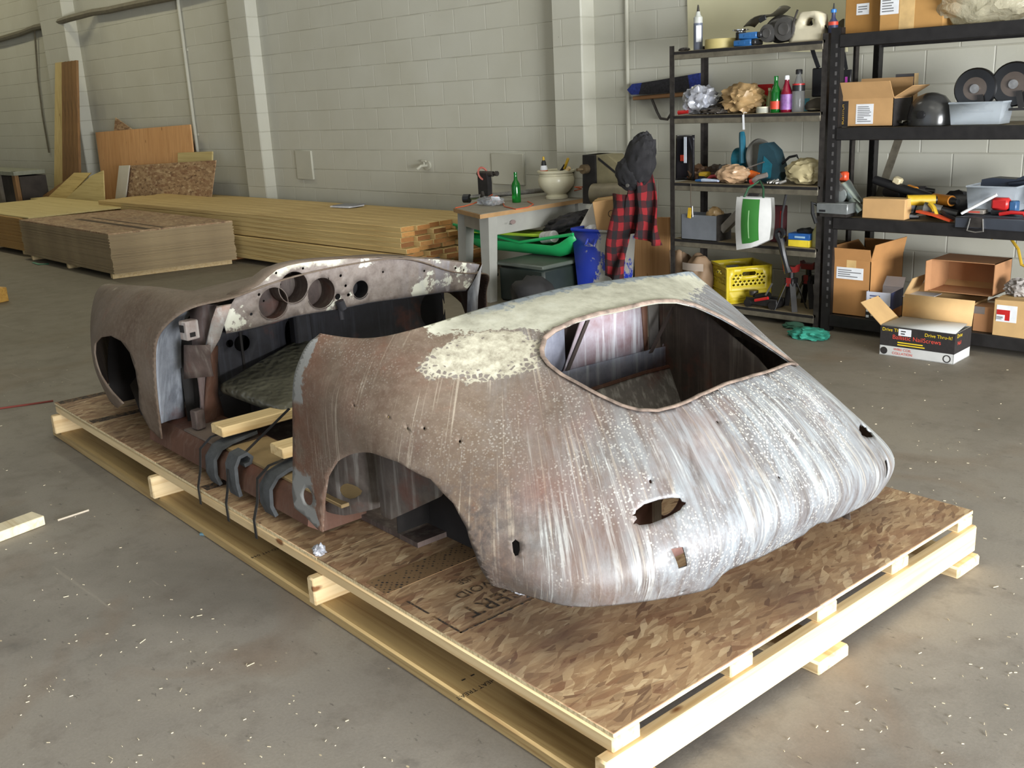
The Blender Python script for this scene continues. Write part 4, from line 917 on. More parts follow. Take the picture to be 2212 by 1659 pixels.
hz = z1 - zb
MB().prism([(x0 - cx_, 0), (x0 - cx_ + .13, 0), (x0 - cx_ + .13, hz), (x0 - cx_ + .01, hz)], .2, Matrix.Translation((0, .1, 0)) @ Matrix.Rotation(PI / 2, 4, 'X')).build('front_casting', BLACKMETAL, hs)
MB().prism([(x0 - cx_ + .13, .0), (x1 - cx_ + .02, .0), (x1 - cx_ + .02, hz * .42), (x1 - cx_ - .10, hz * .80), (x0 - cx_ + .23, hz), (x0 - cx_ + .02, hz)], .18, Matrix.Translation((0, .1, 0)) @ Matrix.Rotation(PI / 2, 4, 'X')).build('belt_cover', TANM, hs)
MB().ribbon([(x0 - cx_ + .15, -.084, hz * .93), (x1 - cx_ - .04, -.084, hz * .50)], .016, -.004, (.3, 0, 1)).build('belt_slot', BLACKPL, hs)
MB().cyl((x0 - cx_ + .05, -.10, hz * .72), (x0 - cx_ + .05, -.15, hz * .72), .035).cyl((x0 - cx_ + .05, -.15, hz * .72), (x0 - cx_ + .04, -.20, hz * .72), .012).build('spindle', flat('brass spindle', (120, 104, 80), .4, .6), hs)
MB().cyl((x0 - cx_ + .20, -.20, .09), (x1 - cx_ + .02, -.16, .10), .075, n=20).build('motor', flat('motor grey tan', (112, 104, 84), .5, .2), hs)
MB().cyl((x0 - cx_ + .19, -.202, .09), (x0 - cx_ + .235, -.196, .09), .055, n=18).build('motor_cap', BLACKPL, hs)
# bottle, pot and what stands in it
def bottle(name, label, loc, h, r, mat, group=None, neck=.3, capm=None, labm=None, lab=(.18, .48), cat='bottle', capr=None):
    o = thing(name, label, cat, loc, 0, group); nr = r * .36
    prof = [(.001, .002), (r * .95, 0), (r, .01 * h / .2), (r, h * .55), (r * .9, h * .62), (nr * 1.15, h * (1 - neck) + h * .05), (nr, h * .9), (nr * 1.1, h * .97), (nr * 1.05, h)]
    MB().lathe(prof, 20).build('glass' if capm is None else 'bottle_body', mat, o)
    if labm: MB().lathe([(r * 1.012, h * lab[0]), (r * 1.012, h * lab[1])], 20).build('label', labm, o)
    if capm:
        cr = capr or nr * 1.25; MB().lathe([(cr, h * .93), (cr, h * 1.03), (cr * .8, h * 1.05), (.001, h * 1.05)], 16).build('cap', capm, o)
    return o
GG = clear('green bottle glass', (22, 118, 42), .08, .55, 1.45)
p = bz(1116, 437); bottle('glass_bottle', 'green glass bottle without label on the workbench', p, .235, .036, GG)
pc = bz(1203, 428)
pot = thing('ceramic_pot', 'cream white ceramic pot with tools in it on the workbench', 'pot', pc)
PR = .148
MB().lathe([(.001, .003), (.088, 0), (.09, .018), (.075, .035), (.095, .05), (.14, .10), (PR, .15), (.138, .185), (.132, .20), (.150, .207), (.152, .222), (.142, .226), (.128, .215), (.126, .19), (.13, .15), (.11, .09), (.001, .07)], 36).build('pot_body', flat('cream glaze', (200, 194, 168), .3, 0, .05, 6), pot)
MB().lathe([(.139, .18), (.143, .184), (.139, .188), (.139, .18)], 36).build('bead', flat('cream glaze', (200, 194, 168), .3), pot)
o = thing('glue_bottle', 'white glue bottle with black and yellow tip standing in the cream pot', 'glue bottle', tuple(Vector(pc) + Vector((-.085, -.05, .09))))
MB().lathe([(.001, 0), (.028, 0), (.030, .02), (.030, .15), (.024, .17), (.012, .18)], 16).build('bottle_body', WHITEP, o)
MB().lathe([(.031, .09), (.031, .135)], 16).build('label', ORANGE, o)
MB().lathe([(.022, .17), (.018, .20), (.010, .215)], 14).build('collar', BLACKPL, o); MB().lathe([(.011, .212), (.008, .24), (.001, .243)], 12).build('tip', YELLOW, o)
o = thing('spring_clamp', 'yellow handled clamp sticking out of the cream pot', 'clamp', tuple(Vector(pc) + Vector((.04, .0, .16))))
MB().box((.02, 0, .06), (.02, .02, .13), (0, .75, 0), .004).build('jaw', BLACKMETAL, o); MB().box((.075, 0, .115), (.022, .02, .10), (0, .5, 0), .006).build('handle', YELLOW, o)
o = thing('wood_chisel', 'short tool with a pale wooden handle resting in the cream pot', 'chisel', tuple(Vector(pc) + Vector((.10, -.02, .17))))
MB().cyl((-.03, 0, 0), (.03, .01, .05), .012).build('blade', STEEL, o); MB().cyl((.03, .01, .05), (.055, .012, .075), .018, .015).build('handle', PINEX, o)
CORD = flat('orange cord', (188, 92, 58), .6, 0, .1, 20)
def cord(label, pts, r=.005, mat=CORD, name='extension_cord', group='orange cords on the workbench'):
    return tag(MB().tube(pts, r, 6).build(name, mat, org=pts[0]), label, 'cord', group)
cord('orange cord running off the left corner of the workbench top', [bz(984, 449, .004), bz(1005, 445, .004), bz(1022, 440, .01), bz(1040, 432, .02)])
cord('orange cord looping along the front edge of the workbench between bag and pot', [bz(1085, 436, .01), bz(1090, 446, .004), bz(1115, 452, .004), bz(1140, 448, .004), bz(1152, 441, .004), bz(1140, 435, .004)])
cord('tangle of orange cord on the bench right of the cream pot', [bz(1240, 412, .05), bz(1256, 408, .09), bz(1242, 404, .11), bz(1258, 404, .12), bz(1275, 412, .05), bz(1285, 420, .01)])
cord('orange cord tangle on the lathe tailstock', [bz(1055, 425, .05), bz(1064, 420, .06), bz(1060, 428, .04), bz(1074, 424, .04), bz(1068, 432, .01)])
o = thing('plastic_parts_bag', 'clear plastic bag of small hardware on the left end of the workbench', 'bag', bz(1060, 443))
CLR = clear('clear thin plastic', (210, 214, 220), .12, .75, 1.2, .65, .5)
MB().blob((0, 0, .03), (.11, .08, .035), 4, .4, 3, 3, None, -.8, True).build('bag', CLR, o)
for k in range(7): MB().cyl((-.06 + k * .02, -.03 + (k % 3) * .025, .012), (-.045 + k * .02, -.03 + (k % 2) * .03, .02), .006, n=8).build('bolt', STEEL, o)
MB().box((.07, -.01, .055), (.07, .005, .03), (.4, 0, .3)).build('tag', WHITEP, o)
o = thing('bench_vise_clamp', 'grey metal clamp lying by the tailstock foot on the workbench', 'clamp', bz(1046, 440))
MB().prism([(-.05, 0), (.05, 0), (.06, .02), (.02, .05), (.0, .10), (-.02, .05), (-.05, .03)], .025, Matrix.Rotation(PI / 2, 4, 'X')).build('clamp_frame', DARKMETAL, o)
MB().cyl((-.03, -.02, .05), (.06, -.03, .03), .006).build('clamp_screw', STEEL, o)
# under the bench
def px_(px, py, y): return atY(px, py, y)
o = thing('storage_tote', 'dark green lidded storage tote on the floor under the workbench', 'storage tote', (-5.05, 5.42, 0))
DG = flat('dark green plastic', (30, 38, 34), .45, 0, .15, 8)
MB().b2((-.40, -.28, 0), (.07, .28, .27), bev=.02).build('tub', DG, o); MB().b2((-.41, -.30, .27), (.085, .30, .30), bev=.008).build('lid', flat('dusty green lid', (74, 80, 72), .6, 0, .12, 8), o)
MB().tube([(-.02, -.302, .20), (.0, -.33, .20), (.02, -.33, .17), (.02, -.302, .15)], .006).build('latch', WHITEP, o)
o = tag(MB().blob((atY(1150, 600, 4.95).x, 4.95, .13), (.17, .13, .14), 2, .3, 2, 3, None, -.9).build('black_bag', flat('black fabric bag', (28, 27, 28), .8, 0, .3, 10, .2), org=(-5.55, 5.32, 0)), 'black fabric bag on the floor beside the workbench leg', 'bag')
o = thing('plastic_sled', 'bright green plastic sled tray lying on the tote under the workbench', 'sled', (-5.45, 5.6, .31))
SG = flat('bright green plastic', (30, 150, 84), .4, 0, .06, 6)
MB().sheet(lambda u, v: Vector((-.75 + 1.3 * u, -.22 + .44 * v, .0 + .10 * max(0, abs(u - .5) * 2 - .72) / .28 + .09 * max(0, abs(v - .5) * 2 - .7) / .3)), 18, 10).build('tray', SG, o, solid=.006)
MB().tube([(-.75, -.22, .19), (0, -.22, .095), (.55, -.22, .19)], .012).build('rim', SG, o)
tag(MB().box((-5.75, 5.62, .435), (.95, .22, .022), (0, -.02, 0), .006).build('lime_panel', flat('lime green plastic', (178, 214, 66), .4, 0, .06, 6), org=(-5.75, 5.62, .435)), 'lime green plastic panel lying across the green sled', 'panel')
tag(MB().blob((-5.20, 5.72, .51), (.25, .17, .085), 6, .3, 2.4, 4, (0, -.25, 0), None, True).build('black_cloth', flat('black cloth', (34, 32, 34), .9, 0, .3, 12, .3), org=(-5.0, 5.7, .42)), 'crumpled black cloth heaped on the green sled', 'cloth')
tag(MB().cyl((-5.33, 5.52, .43), (-5.20, 5.5, .45), .045, n=16).build('white_roll', flat('striped white roll', (186, 186, 182), .6, 0, .2, 30), org=(-5.26, 5.5, .43)), 'small white roll with dark bands on the green sled', 'roll')
o = thing('drink_bottle', 'dark green plastic bottle lying on the floor beyond the cowl', 'bottle', atZ(1050, 590, .04))
MB().lathe([(.001, -.12), (.038, -.12), (.04, -.1), (.04, .06), (.014, .11), (.014, .14), (.001, .14)], 14, Matrix.Rotation(PI / 2, 4, 'Y')).build('bottle_body', flat('dark green bottle', (32, 44, 30), .3), o)
# recycling bin with boxes
x0, x1, _, zt = pb(1254, 495, 1338, 590, 5.5); bx = (x0 + x1) / 2; bw_ = (x1 - x0) / 2
o = thing('recycling_bin', 'blue plastic recycling bin with boxes in it beside the shelf', 'bin', (bx, 5.55, 0))
BLUE = NT('scuffed blue plastic'); _n = BLUE.noise(BLUE.mp(BLUE.co, (8, 8, 5)), 1.0, 5, .7); _x = BLUE.sep(BLUE.co)[0]
BLUEM = BLUE.done(BLUE.mix(BLUE.step(BLUE.math('ADD', BLUE.math('MULTIPLY', _x, 1.2), _n), .56, .60), lin(28, 50, 150), lin(150, 148, 140)), .45)
m = MB(); r0 = .82
for a, b in (((-1, -1), (1, -1)), ((1, -1), (1, 1)), ((1, 1), (-1, 1)), ((-1, 1), (-1, -1))):
    m.face([(a[0] * bw_ * r0, a[1] * .14 * r0, .01), (b[0] * bw_ * r0, b[1] * .14 * r0, .01), (b[0] * bw_, b[1] * .14, zt), (a[0] * bw_, a[1] * .14, zt)])
m.face([(-bw_ * r0, -.14 * r0, .01), (bw_ * r0, -.14 * r0, .01), (bw_ * r0, .14 * r0, .01), (-bw_ * r0, .14 * r0, .01)])
bmesh.ops.remove_doubles(m.bm, verts=m.bm.verts[:], dist=1e-4); m.build('bin_body', BLUEM, o, solid=.004)
m = MB(); L = [(-bw_, -.14, zt), (bw_, -.14, zt), (bw_, .14, zt), (-bw_, .14, zt), (-bw_, -.14, zt)]; m.tube(L, .012, 6); m.build('rim', BLUEM, o)
m = MB(); m.tube([(-.03, -.142, zt - .06), (-.03, -.165, zt - .10), (.05, -.165, zt - .10), (.05, -.142, zt - .06)], .01, 6); m.build('handle', BLUEM, o)
# ------------------------------------------------------------------ cartons
CARD = card(); CARDL = card('light cardboard', (186, 152, 104)); CARDD = card('dark cardboard', (146, 108, 70)); CARDI = card('cardboard inside', (152, 116, 78))
def carton(name, label, loc, d, rz=0, mat=None, flaps=None, group=None, cat='cardboard box', rot=None, closed=False):
    """d: width, depth, height; flaps: dict side -> opening angle in degrees from upright (positive outward)"""
    mat = mat or CARD; o = thing(name, label, cat, loc, rz, group, rot); w_, dp, h = d; t = .004
    if closed:
        MB().b2((-w_ / 2, -dp / 2, 0), (w_ / 2, dp / 2, h), bev=.003).build('carton_body', mat, o)
        MB().b2((-w_ / 2 - .0006, -.025, h * .6), (w_ / 2 + .0006, .025, h + .0006)).build('tape', flat('packing tape', (196, 164, 112), .3), o)
    else:
        m = MB(); m.b2((-w_ / 2, -dp / 2, 0), (w_ / 2, dp / 2, t))
        m.b2((-w_ / 2, -dp / 2, 0), (w_ / 2, -dp / 2 + t, h)); m.b2((-w_ / 2, dp / 2 - t, 0), (w_ / 2, dp / 2, h))
        m.b2((-w_ / 2, -dp / 2, 0), (-w_ / 2 + t, dp / 2, h)); m.b2((w_ / 2 - t, -dp / 2, 0), (w_ / 2, dp / 2, h)); m.build('carton_body', mat, o)
    for s, (ang, ln) in (flaps or {}).items():
        a = math.radians(ang); m = MB()
        if s in 'fb':
            sg = -1 if s == 'f' else 1
            c = Vector((0, sg * (dp / 2 - t / 2), h)); v = Vector((0, sg * math.sin(a), math.cos(a))); u = Vector((w_ / 2, 0, 0))
        else:
            sg = -1 if s == 'l' else 1
            c = Vector((sg * (w_ / 2 - t / 2), 0, h)); v = Vector((sg * math.sin(a), 0, math.cos(a))); u = Vector((0, dp / 2, 0))
        n_ = u.cross(v).normalized() * t / 2
        q = [c - u, c + u, c + u * .96 + v * ln, c - u * .96 + v * ln]
        A_ = [m.bm.verts.new(p - n_) for p in q]; B_ = [m.bm.verts.new(p + n_) for p in q]
        for i in range(4): m.bm.faces.new([A_[i], A_[(i + 1) % 4], B_[(i + 1) % 4], B_[i]])
        m.bm.faces.new(A_[::-1]); m.bm.faces.new(B_); m.build('flap', mat, o)
    return o
def patch(o, name, a, b, mat, y):           # thin label on a face y = const (front) of a thing
    return MB().b2((a[0], y - .0012, a[1]), (b[0], y + .0002, b[1])).build(name, mat, o)
def lines(o, x0, x1, z0, z1, n, y, mat=INK, seed=1, name='print'):
    r = random.Random(seed); m = MB()
    for i in range(n):
        z = z1 - (z1 - z0) * (i + .5) / n; m.b2((x0, y - .0018, z - (z1 - z0) / n * .22), (x0 + (x1 - x0) * r.uniform(.45, 1), y - .0010, z + (z1 - z0) / n * .22))
    return m.build(name, mat, o)
def text_on(o, s, size, x, z, y, mat, name='print', rz=0):
    return mtext(s, size, mat, o, Matrix.Translation((x, y, z)) @ Matrix.Rotation(PI / 2, 4, 'X') @ Matrix.Rotation(rz, 4, 'Z'), name)
b = carton('cardboard_box', 'brown cardboard box with a round recycling mark, tipped into the blue bin', atY(1320, 490, 5.56), (.19, .18, .26), .35, CARD, closed=True, rot=(.05, -.12, .5)); b.location.z = .49; b.location.x += .02
MB().lathe([(.022, 0), (.026, 0), (.026, .001), (.022, .001), (.022, 0)], 20, Matrix.Translation((.03, -.0905, .16)) @ Matrix.Rotation(PI / 2, 4, 'X')).build('print', INK, b)
b = carton('cardboard_box', 'white and orange box leaning in the blue bin', atY(1278, 500, 5.60), (.12, .14, .26), .2, flat('white carton', (198, 192, 180), .6, 0, .05, 9), closed=True, rot=(0, .55, .35)); b.location.z = .45; b.location.x -= .06
MB().b2((-.0605, -.0705, 0), (.0605, .0705, .06)).build('orange_band', ORANGE, b)
tag(MB().blob((bx - .08, 5.52, .52), (.05, .05, .035), 8, .3, 3, 3).build('white_rag', flat('white rag', (206, 208, 214), .8), org=(bx - .08, 5.52, .5)), 'white rag at the left rim of the blue bin', 'rag')
# plaid shirt and black jacket hanging from the shelf post
def plaid():
    t = NT('red and black buffalo plaid'); x, y, z = t.sep(t.co)
    def st(v, o): return t.math('GREATER_THAN', t.math('FRACT', t.math('ADD', t.math('DIVIDE', v, .105), o)), .5)
    wv = t.math('MULTIPLY', t.noise(t.co, 4, 3), .12); a = st(t.math('ADD', t.math('ADD', x, y), wv), .1); b_ = st(t.math('ADD', z, wv), .3); s = t.math('MULTIPLY', t.math('ADD', a, b_), .5)
    return t.done(t.ramp(s, [(.2, lin(128, 22, 28)), (.5, lin(62, 14, 18)), (.8, lin(24, 20, 23))]), .9)
PLD = plaid()
sx = atY(1395, 400, 5.42).x
def drape(w0, w1, ztop, zbot, y0, amp, fr, ph, cx0, cx1):
    def f(u, v):
        z = ztop + (zbot - ztop) * v; k = w0 + (w1 - w0) * v; c_ = cx0 + (cx1 - cx0) * v
        return Vector((c_ + (u - .5) * k, y0 - .05 * math.sin(PI * u) + amp * math.sin(fr * u * 2 * PI + ph + 3 * v) * (.4 + v) + .02 * math.sin(7 * v + 5 * u), z + .03 * math.sin(5 * u + ph) * v))
    return f
sh = thing('plaid_shirt', 'red and black plaid shirt hanging from the left shelf post', 'shirt', (-4.35, 5.42, .86))
def rel(f, b): return lambda u, v: f(u, v) - Vector(b)
MB().sheet(rel(drape(.16, .36, 1.02, .50, 5.42, .03, 2.5, 0, -4.30, -4.30), (-4.35, 5.42, .86)), 24, 22).build('shirt_body', PLD, sh, solid=.006)
MB().sheet(rel(drape(.20, .155, .80, .20, 5.40, .02, 1.4, 1, -4.44, -4.53), (-4.35, 5.42, .86)), 14, 22).build('sleeve', PLD, sh, solid=.008)
jk = thing('black_jacket', 'black jacket bundled over the plaid shirt on the shelf post', 'jacket', (-4.33, 5.38, .95))
BK = flat('black jacket cloth', (30, 29, 32), .85, 0, .3, 14, .3)
m = MB(); m.blob((.045, 0, .07), (.115, .065, .185), 5, .16, 2.6, 4, (0, .35, 0), None, True); m.blob((-.03, -.01, -.01), (.11, .06, .11), 7, .16, 2.5, 4, (0, -.4, 0), None, True); m.build('jacket_body', BK, jk)
MB().cyl((.02, -.095, -.08), (.02, -.105, -.08), .012, n=12).build('button', STEEL, jk)
slab('pine_board', 'knotty pine board standing on the floor against the left shelf end', 'panel', pine('knotty pine panel', (186, 142, 94), (158, 114, 70), 2), [atY(1368, 470, 5.85), atY(1446, 470, 5.85), Vector((atY(1446, 600, 5.85).x, 5.85, 0)), Vector((atY(1372, 600, 5.85).x, 5.85, 0))], .03)
# push broom held up on the wall
o = thing('push_broom', 'blue and black push broom hung bristles up on the wall', 'broom', atY(1440, 205, 6.238))
ax = (atY(1525, 195, 6.238) - atY(1380, 215, 6.238)); ln = ax.length; rot = Matrix.Rotation(-.03, 4, 'Y')
MB().box((.02, 0, -.005), (ln * 1.05, .06, .03), (0, -.03, 0), .006).build('broom_head', pine('broom wood', (158, 116, 76), (128, 92, 58), 0), o)
NBK = flat('black bristles', (30, 29, 34), .9, 0, .4, 60, .4); NBL = flat('blue bristles', (28, 44, 112), .9, 0, .3, 60, .4)
L_ = -ln * .52
MB().prism([(L_, .012), (L_ - .04, .05), (L_ + .01, .09), (L_ + .10, .095), (L_ + .07, .012)], .09, Matrix.Translation((.02, .045, 0)) @ Matrix.Rotation(PI / 2, 4, 'X')).build('bristle_end', NBL, o)
MB().prism([(L_ + .07, .012), (L_ + .10, .095), (.20, .13), (.22, .02)], .085, Matrix.Translation((.02, .043, 0)) @ Matrix.Rotation(PI / 2, 4, 'X')).build('bristles', NBK, o)
MB().prism([(.22, .02), (.20, .13), (.30, .14), (.31, .02)], .085, Matrix.Translation((.02, .043, 0)) @ Matrix.Rotation(PI / 2, 4, 'X')).build('bristle_end', NBL, o)
br = lambda px, py: atY(px, py, 6.22) - o.location
MB().tube([br(1408, 214), br(1420, 243), br(1427, 256), br(1442, 258), br(1450, 245)], .010).build('brace', DARKMETAL, o)
# ------------------------------------------------------------------ the two steel shelf units
FYS = 5.57
LT = [.085, .495, .868, 1.30, 1.70]        # shelf surfaces of the left unit
RT = [.105, .695, 1.21, 1.722]             # and of the right one
BOARD = flat('dusty shelf board', (122, 108, 82), .8, 0, .12, 8)
LIP = flat('worn grey shelf lip', (112, 106, 92), .45, .4, .2, 20)
ls = thing('steel_shelf', 'narrow dark steel shelf unit with five grey lipped shelves', 'shelf unit', (-4.16, FYS, 0))
WL = 1.09
for x, y in ((0, 0), (0, .38), (WL - .01, .38), (WL - .01, .01)):
    m = MB(); m.b2((x - .018, y - .002, 0), (x + .018, y + .002, 1.735)); m.b2((x - .018 if x < .5 else x + .014, y, 0), (x - .014 if x < .5 else x + .018, y + (.036 if y < .1 else -.036), 1.735))
    m.build('post', DARKMETAL, ls)
for z in LT:
    MB().b2((.012, .008, z - .016), (WL - .012, .40, z)).build('shelf_board', BOARD, ls)
    m = MB(); m.b2((.018, -.004, z - .052), (WL - .02, .006, z - .002), bev=.002); m.build('front_lip', LIP, ls)
    MB().b2((.018, -.0052, z - .020), (WL - .02, -.0035, z - .003)).build('lip_groove', BLACKMETAL, ls)
rs_ = thing('steel_shelf', 'wide black steel shelf unit with deep beams at the right of the view', 'shelf unit', (-3.03, FYS, 0))
WR = 1.72
def slots(m, x, y, z0, z1):
    z = z0
    while z < z1: m.b2((x - .006, y - .0006, z), (x + .006, y + .0006, z + .022)); z += .05
for x, y in ((.02, 0), (.02, .52), (WR, 0), (WR, .52)):
    m = MB(); m.b2((x - .03, y - .003, 0), (x + .03, y + .003, 1.76)); m.b2((x + (.027 if x < 1 else -.03), y, 0), (x + (.03 if x < 1 else -.027), y + (.05 if y < .1 else -.05), 1.76)); m.build('post', BLACKMETAL, rs_)
    m = MB(); slots(m, x + .008, y - .0034 if y < .1 else y - .0034, .15, 1.7); m.build('post_slots', flat('slot shadow grey', (74, 72, 72), .7), rs_)
for z in RT:
    MB().b2((.05, .004, z - .02), (WR - .02, .54, z - .004)).build('shelf_board', BOARD, rs_)
    MB().b2((.048, -.012, z - .072), (WR - .03, .018, z), bev=.004).build('beam', BLACKMETAL, rs_)
    MB().b2((.048, .50, z - .072), (WR - .03, .53, z - .004)).build('beam', BLACKMETAL, rs_)
MB().ribbon([(.06, .515, .72), (.20, .515, 1.18)], .05, .003, (1, 0, -.3)).build('back_brace', LIP, rs_)
def on(px, py, z, y=5.66):                  # floor spot of an item: x from the picture, on a shelf surface
    return Vector((atY(px, py, y).x, y, z))
def onf(px, py, z, y, dp):                 # the same for a box: its front face stands at y
    v = on(px, py, z, y); v.y += dp / 2; return v
def wid(px0, px1, py, y=5.66): return atY(px1, py, y).x - atY(px0, py, y).x
T = LT[4]
slab('wall_board', 'plain cream board fixed to the wall above the top of the left shelf unit', 'board', flat('cream board', (206, 201, 168), .6, 0, .03, 3), [atY(1483, -60, 6.26), atY(1828, -60, 6.26), atY(1828, 112, 6.26), atY(1487, 112, 6.26)], .022)
# top shelf, left unit
o = thing('caulk_cartridge', 'grey sealant cartridge with clear nozzle standing at the left end of the top shelf', 'cartridge', on(1508, 80, T))
MB().lathe([(.001, .002), (.029, 0), (.029, .165), (.001, .166)], 20).build('tube', flat('blue grey tube', (92, 98, 112), .5), o)
MB().lathe([(.0285, .165), (.0285, .20), (.016, .212), (.012, .235)], 20).build('shoulder', flat('clear grey plastic', (176, 178, 172), .3), o)
MB().lathe([(.010, .23), (.004, .275), (.001, .276)], 12).build('nozzle', DARKMETAL, o)
MB().sheet(lambda u, v: Vector((.0297 * math.cos(-1.4 + 1.2 * u), .0297 * math.sin(-1.4 + 1.2 * u), .05 + .10 * v)), 8, 2).build('label', WHITEP, o)
o = thing('tape_roll', 'wide roll of tan masking tape lying on the top shelf', 'tape', on(1556, 95, T))
MB().lathe([(.05, 0), (.095, 0), (.097, .01), (.097, .05), (.095, .058), (.05, .058), (.05, 0)], 32).build('tape', flat('tan tape', (164, 150, 96), .6, 0, .06, 8), o)
o = thing('wire_spool', 'small shiny metal spool on the top shelf behind the blue cases', 'spool', on(1600, 82, T, 5.72))
MB().lathe([(.001, 0), (.05, 0), (.05, .006), (.03, .01), (.03, .095), (.052, .10), (.052, .106), (.001, .106)], 24).build('spool_body', flat('chrome', (190, 190, 190), .12, 1, .03, 5), o)
MB().lathe([(.031, .012), (.031, .09)], 24).build('wire', flat('dark wire', (70, 68, 64), .4, .6), o)
BL = flat('bright blue plastic', (38, 88, 140), .4, 0, .06, 8)
for i, (px, z, w_, lb) in enumerate(((1612, 0, .125, 'blue plastic case lying flat on the top shelf, the lower of two'), (1622, .04, .12, 'blue plastic case stacked on the other one on the top shelf'))):
    o = thing('tool_case', lb, 'case', on(px, 95, T + z, 5.62), .1 * i, 'blue cases on the top shelf')
    MB().b2((-w_ / 2, -.05, 0), (w_ / 2, .05, .038), bev=.006).build('case_body', BL, o); MB().b2((-.02, -.053, .012), (.02, -.049, .026)).build('latch', BL, o)
    MB().b2((w_ / 2, -.045, .002), (w_ / 2 + .03, .045, .036), bev=.006).build('case_end', BLACKPL, o)
o = thing('respirator_mask', 'dark respirator with two round filter canisters on the top shelf', 'respirator', on(1685, 80, T))
RUB = flat('grey black rubber', (58, 56, 54), .35, 0, .2, 12)
m = MB(); m.blob((0, .03, .085), (.12, .06, .08), 3, .12, 1.5, 3); m.build('face_piece', RUB, o)
for dx, r_ in ((-.055, .052), (.06, .068)):
    MB().lathe([(.001, .02), (r_ * .5, .022), (r_ * .55, .014), (r_, .012), (r_, -.03), (.001, -.03)], 26, Matrix.Translation((dx, -.045, r_ + .012)) @ Matrix.Rotation(PI / 2, 4, 'X')).build('filter_canister', flat('grey canister', (84, 82, 80), .3, .3, .15, 15), o)
MB().tube([(.1, .05, .1), (.16, .06, .15), (.19, .04, .08)], .008).build('strap', BLACKPL, o)
o = thing('welding_visor', 'dark folded visor lying on the respirator on the top shelf', 'visor', on(1655, 66, T + .12, 5.70))
MB().sheet(lambda u, v: Vector((-.12 + .25 * u, -.06 + .12 * v, .0 + .10 * u - .03 * (v - .5) ** 2 + .02 * math.sin(6 * u))), 10, 6).build('shield', flat('dusty dark shield', (66, 62, 50), .5, 0, .2, 10), o, solid=.005)
MB().box((.02, -.075, .03), (.05, .01, .03), (0, -.4, 0), .003).build('knob', BLACKPL, o)
o = thing('plastic_jug', 'dusty white plastic jug with a handle hole on the top shelf', 'jug', on(1752, 80, T))
WJ = flat('dusty white plastic', (196, 188, 164), .5, 0, .08, 8)
jo = [(-.12, 0), (.085, 0), (.088, .06), (.075, .145), (.04, .165), (-.05, .165), (-.075, .12), (-.11, .04)]
jh = [(-.035, .085), (.045, .085), (.04, .125), (.0, .135), (-.03, .12)]
cut_panel('jug_body', lambda P: np.array([(x, -.045, z) for x, z in P]), jo, [smooth_loop(jh, 1)], .03, [WJ], o, .09, (0, .2, .08))
MB().tube([(-.10, -.05, .03), (-.085, -.06, .11), (-.06, -.055, .18)], .006).build('drip_tube', DARKMETAL, o)
tag(MB().prism([(-.09, 0), (.07, 0), (.07, .12), (-.04, .06), (-.09, .05)], .02, Matrix.Translation(on(1800, 60, T, 5.86)) @ Matrix.Rotation(PI / 2, 4, 'X')).build('metal_plate', flat('dark olive plate', (84, 80, 60), .5), org=on(1800, 60, T, 5.86)), 'dark tapered plate standing behind the white jug and glue bottle', 'plate')
tag(MB().blob(on(1478, 110, T + .012), (.04, .03, .012), 2, .4, 3, 3).build('metal_scrap', DARKMETAL, org=on(1478, 110, T)), 'small dark scrap at the left corner of the top shelf', 'scrap')
o = bottle('glue_bottle', 'glue bottle with blue cap and red label standing on the tall black shelf post corner', on(1800, 50, T, 5.68), .16, .028, flat('dark label blue', (46, 52, 84), .4), capm=flat('blue cap', (44, 110, 180), .4), labm=flat('red orange label', (190, 62, 40), .5), lab=(.5, .62), capr=.016)
MB().lathe([(.006, .165), (.003, .20), (.001, .2)], 10).build('nozzle', BLACKPL, o)
# second shelf from the top
T = LT[3]
o = thing('screwdriver', 'red handled screwdriver at the left end of the second shelf', 'screwdriver', on(1478, 244, T + .016))
MB().cyl((-.045, 0, 0), (.035, .0, .004), .015, .012).build('handle', RED, o); MB().cyl((.035, 0, .003), (.11, .02, .0), .004).build('blade', STEEL, o)
o = thing('pry_bar', 'short black bar leaning up at the left end of the second shelf', 'bar', on(1478, 235, T, 5.75)); MB().cyl((-.02, 0, .005), (.05, .05, .085), .006).build('rod', BLACKMETAL, o)
SIL = flat('silver bag film', (178, 180, 188), .25, .35, .3, 9, .3)
tag(MB().blob(on(1512, 210, T + .085, 5.72), (.105, .08, .085), 11, .45, 2.4, 4, None, -.95, True).build('silver_bag', SIL, org=on(1512, 235, T, 5.72)), 'crumpled silver bag at the left of the second shelf', 'bag')
for i, (px, dz, sx_, lb) in enumerate(((1540, .04, .07, 'dark metal scrap heap beside the silver bag'), (1568, .05, .06, 'dark tools heap between the silver bag and the tan bag'), (1545, .02, .09, 'flat greasy parts in front of the scrap heap on the second shelf'))):
    y_ = (5.76, 5.80, 5.64)[i]; o = thing('scrap_parts', lb, 'scrap', on(px, 230, T, y_))
    MB().blob((0, 0, dz), (sx_, .06, dz), 20 + i, .5, 3.2, 3, None, -.9, True).build('lump', flat('greasy parts', (64, 58, 52), .5, .3, .4, 30), o)
    for k in range(5): MB().cyl((-.06 + .03 * k, -.05, .008), (-.03 + .028 * k, -.03, .014 + .004 * k), .007, n=8).build('fitting', STEEL if k % 2 else DARKMETAL, o)
TANB = flat('tan plastic bag', (158, 130, 90), .45, 0, .14, 7, .3)
tag(MB().blob(on(1605, 215, T + .085, 5.70), (.13, .09, .088), 12, .4, 2.0, 4, None, -.96, True).build('tan_bag', TANB, org=on(1605, 240, T, 5.70)), 'crumpled tan plastic bag in the middle of the second shelf', 'bag')
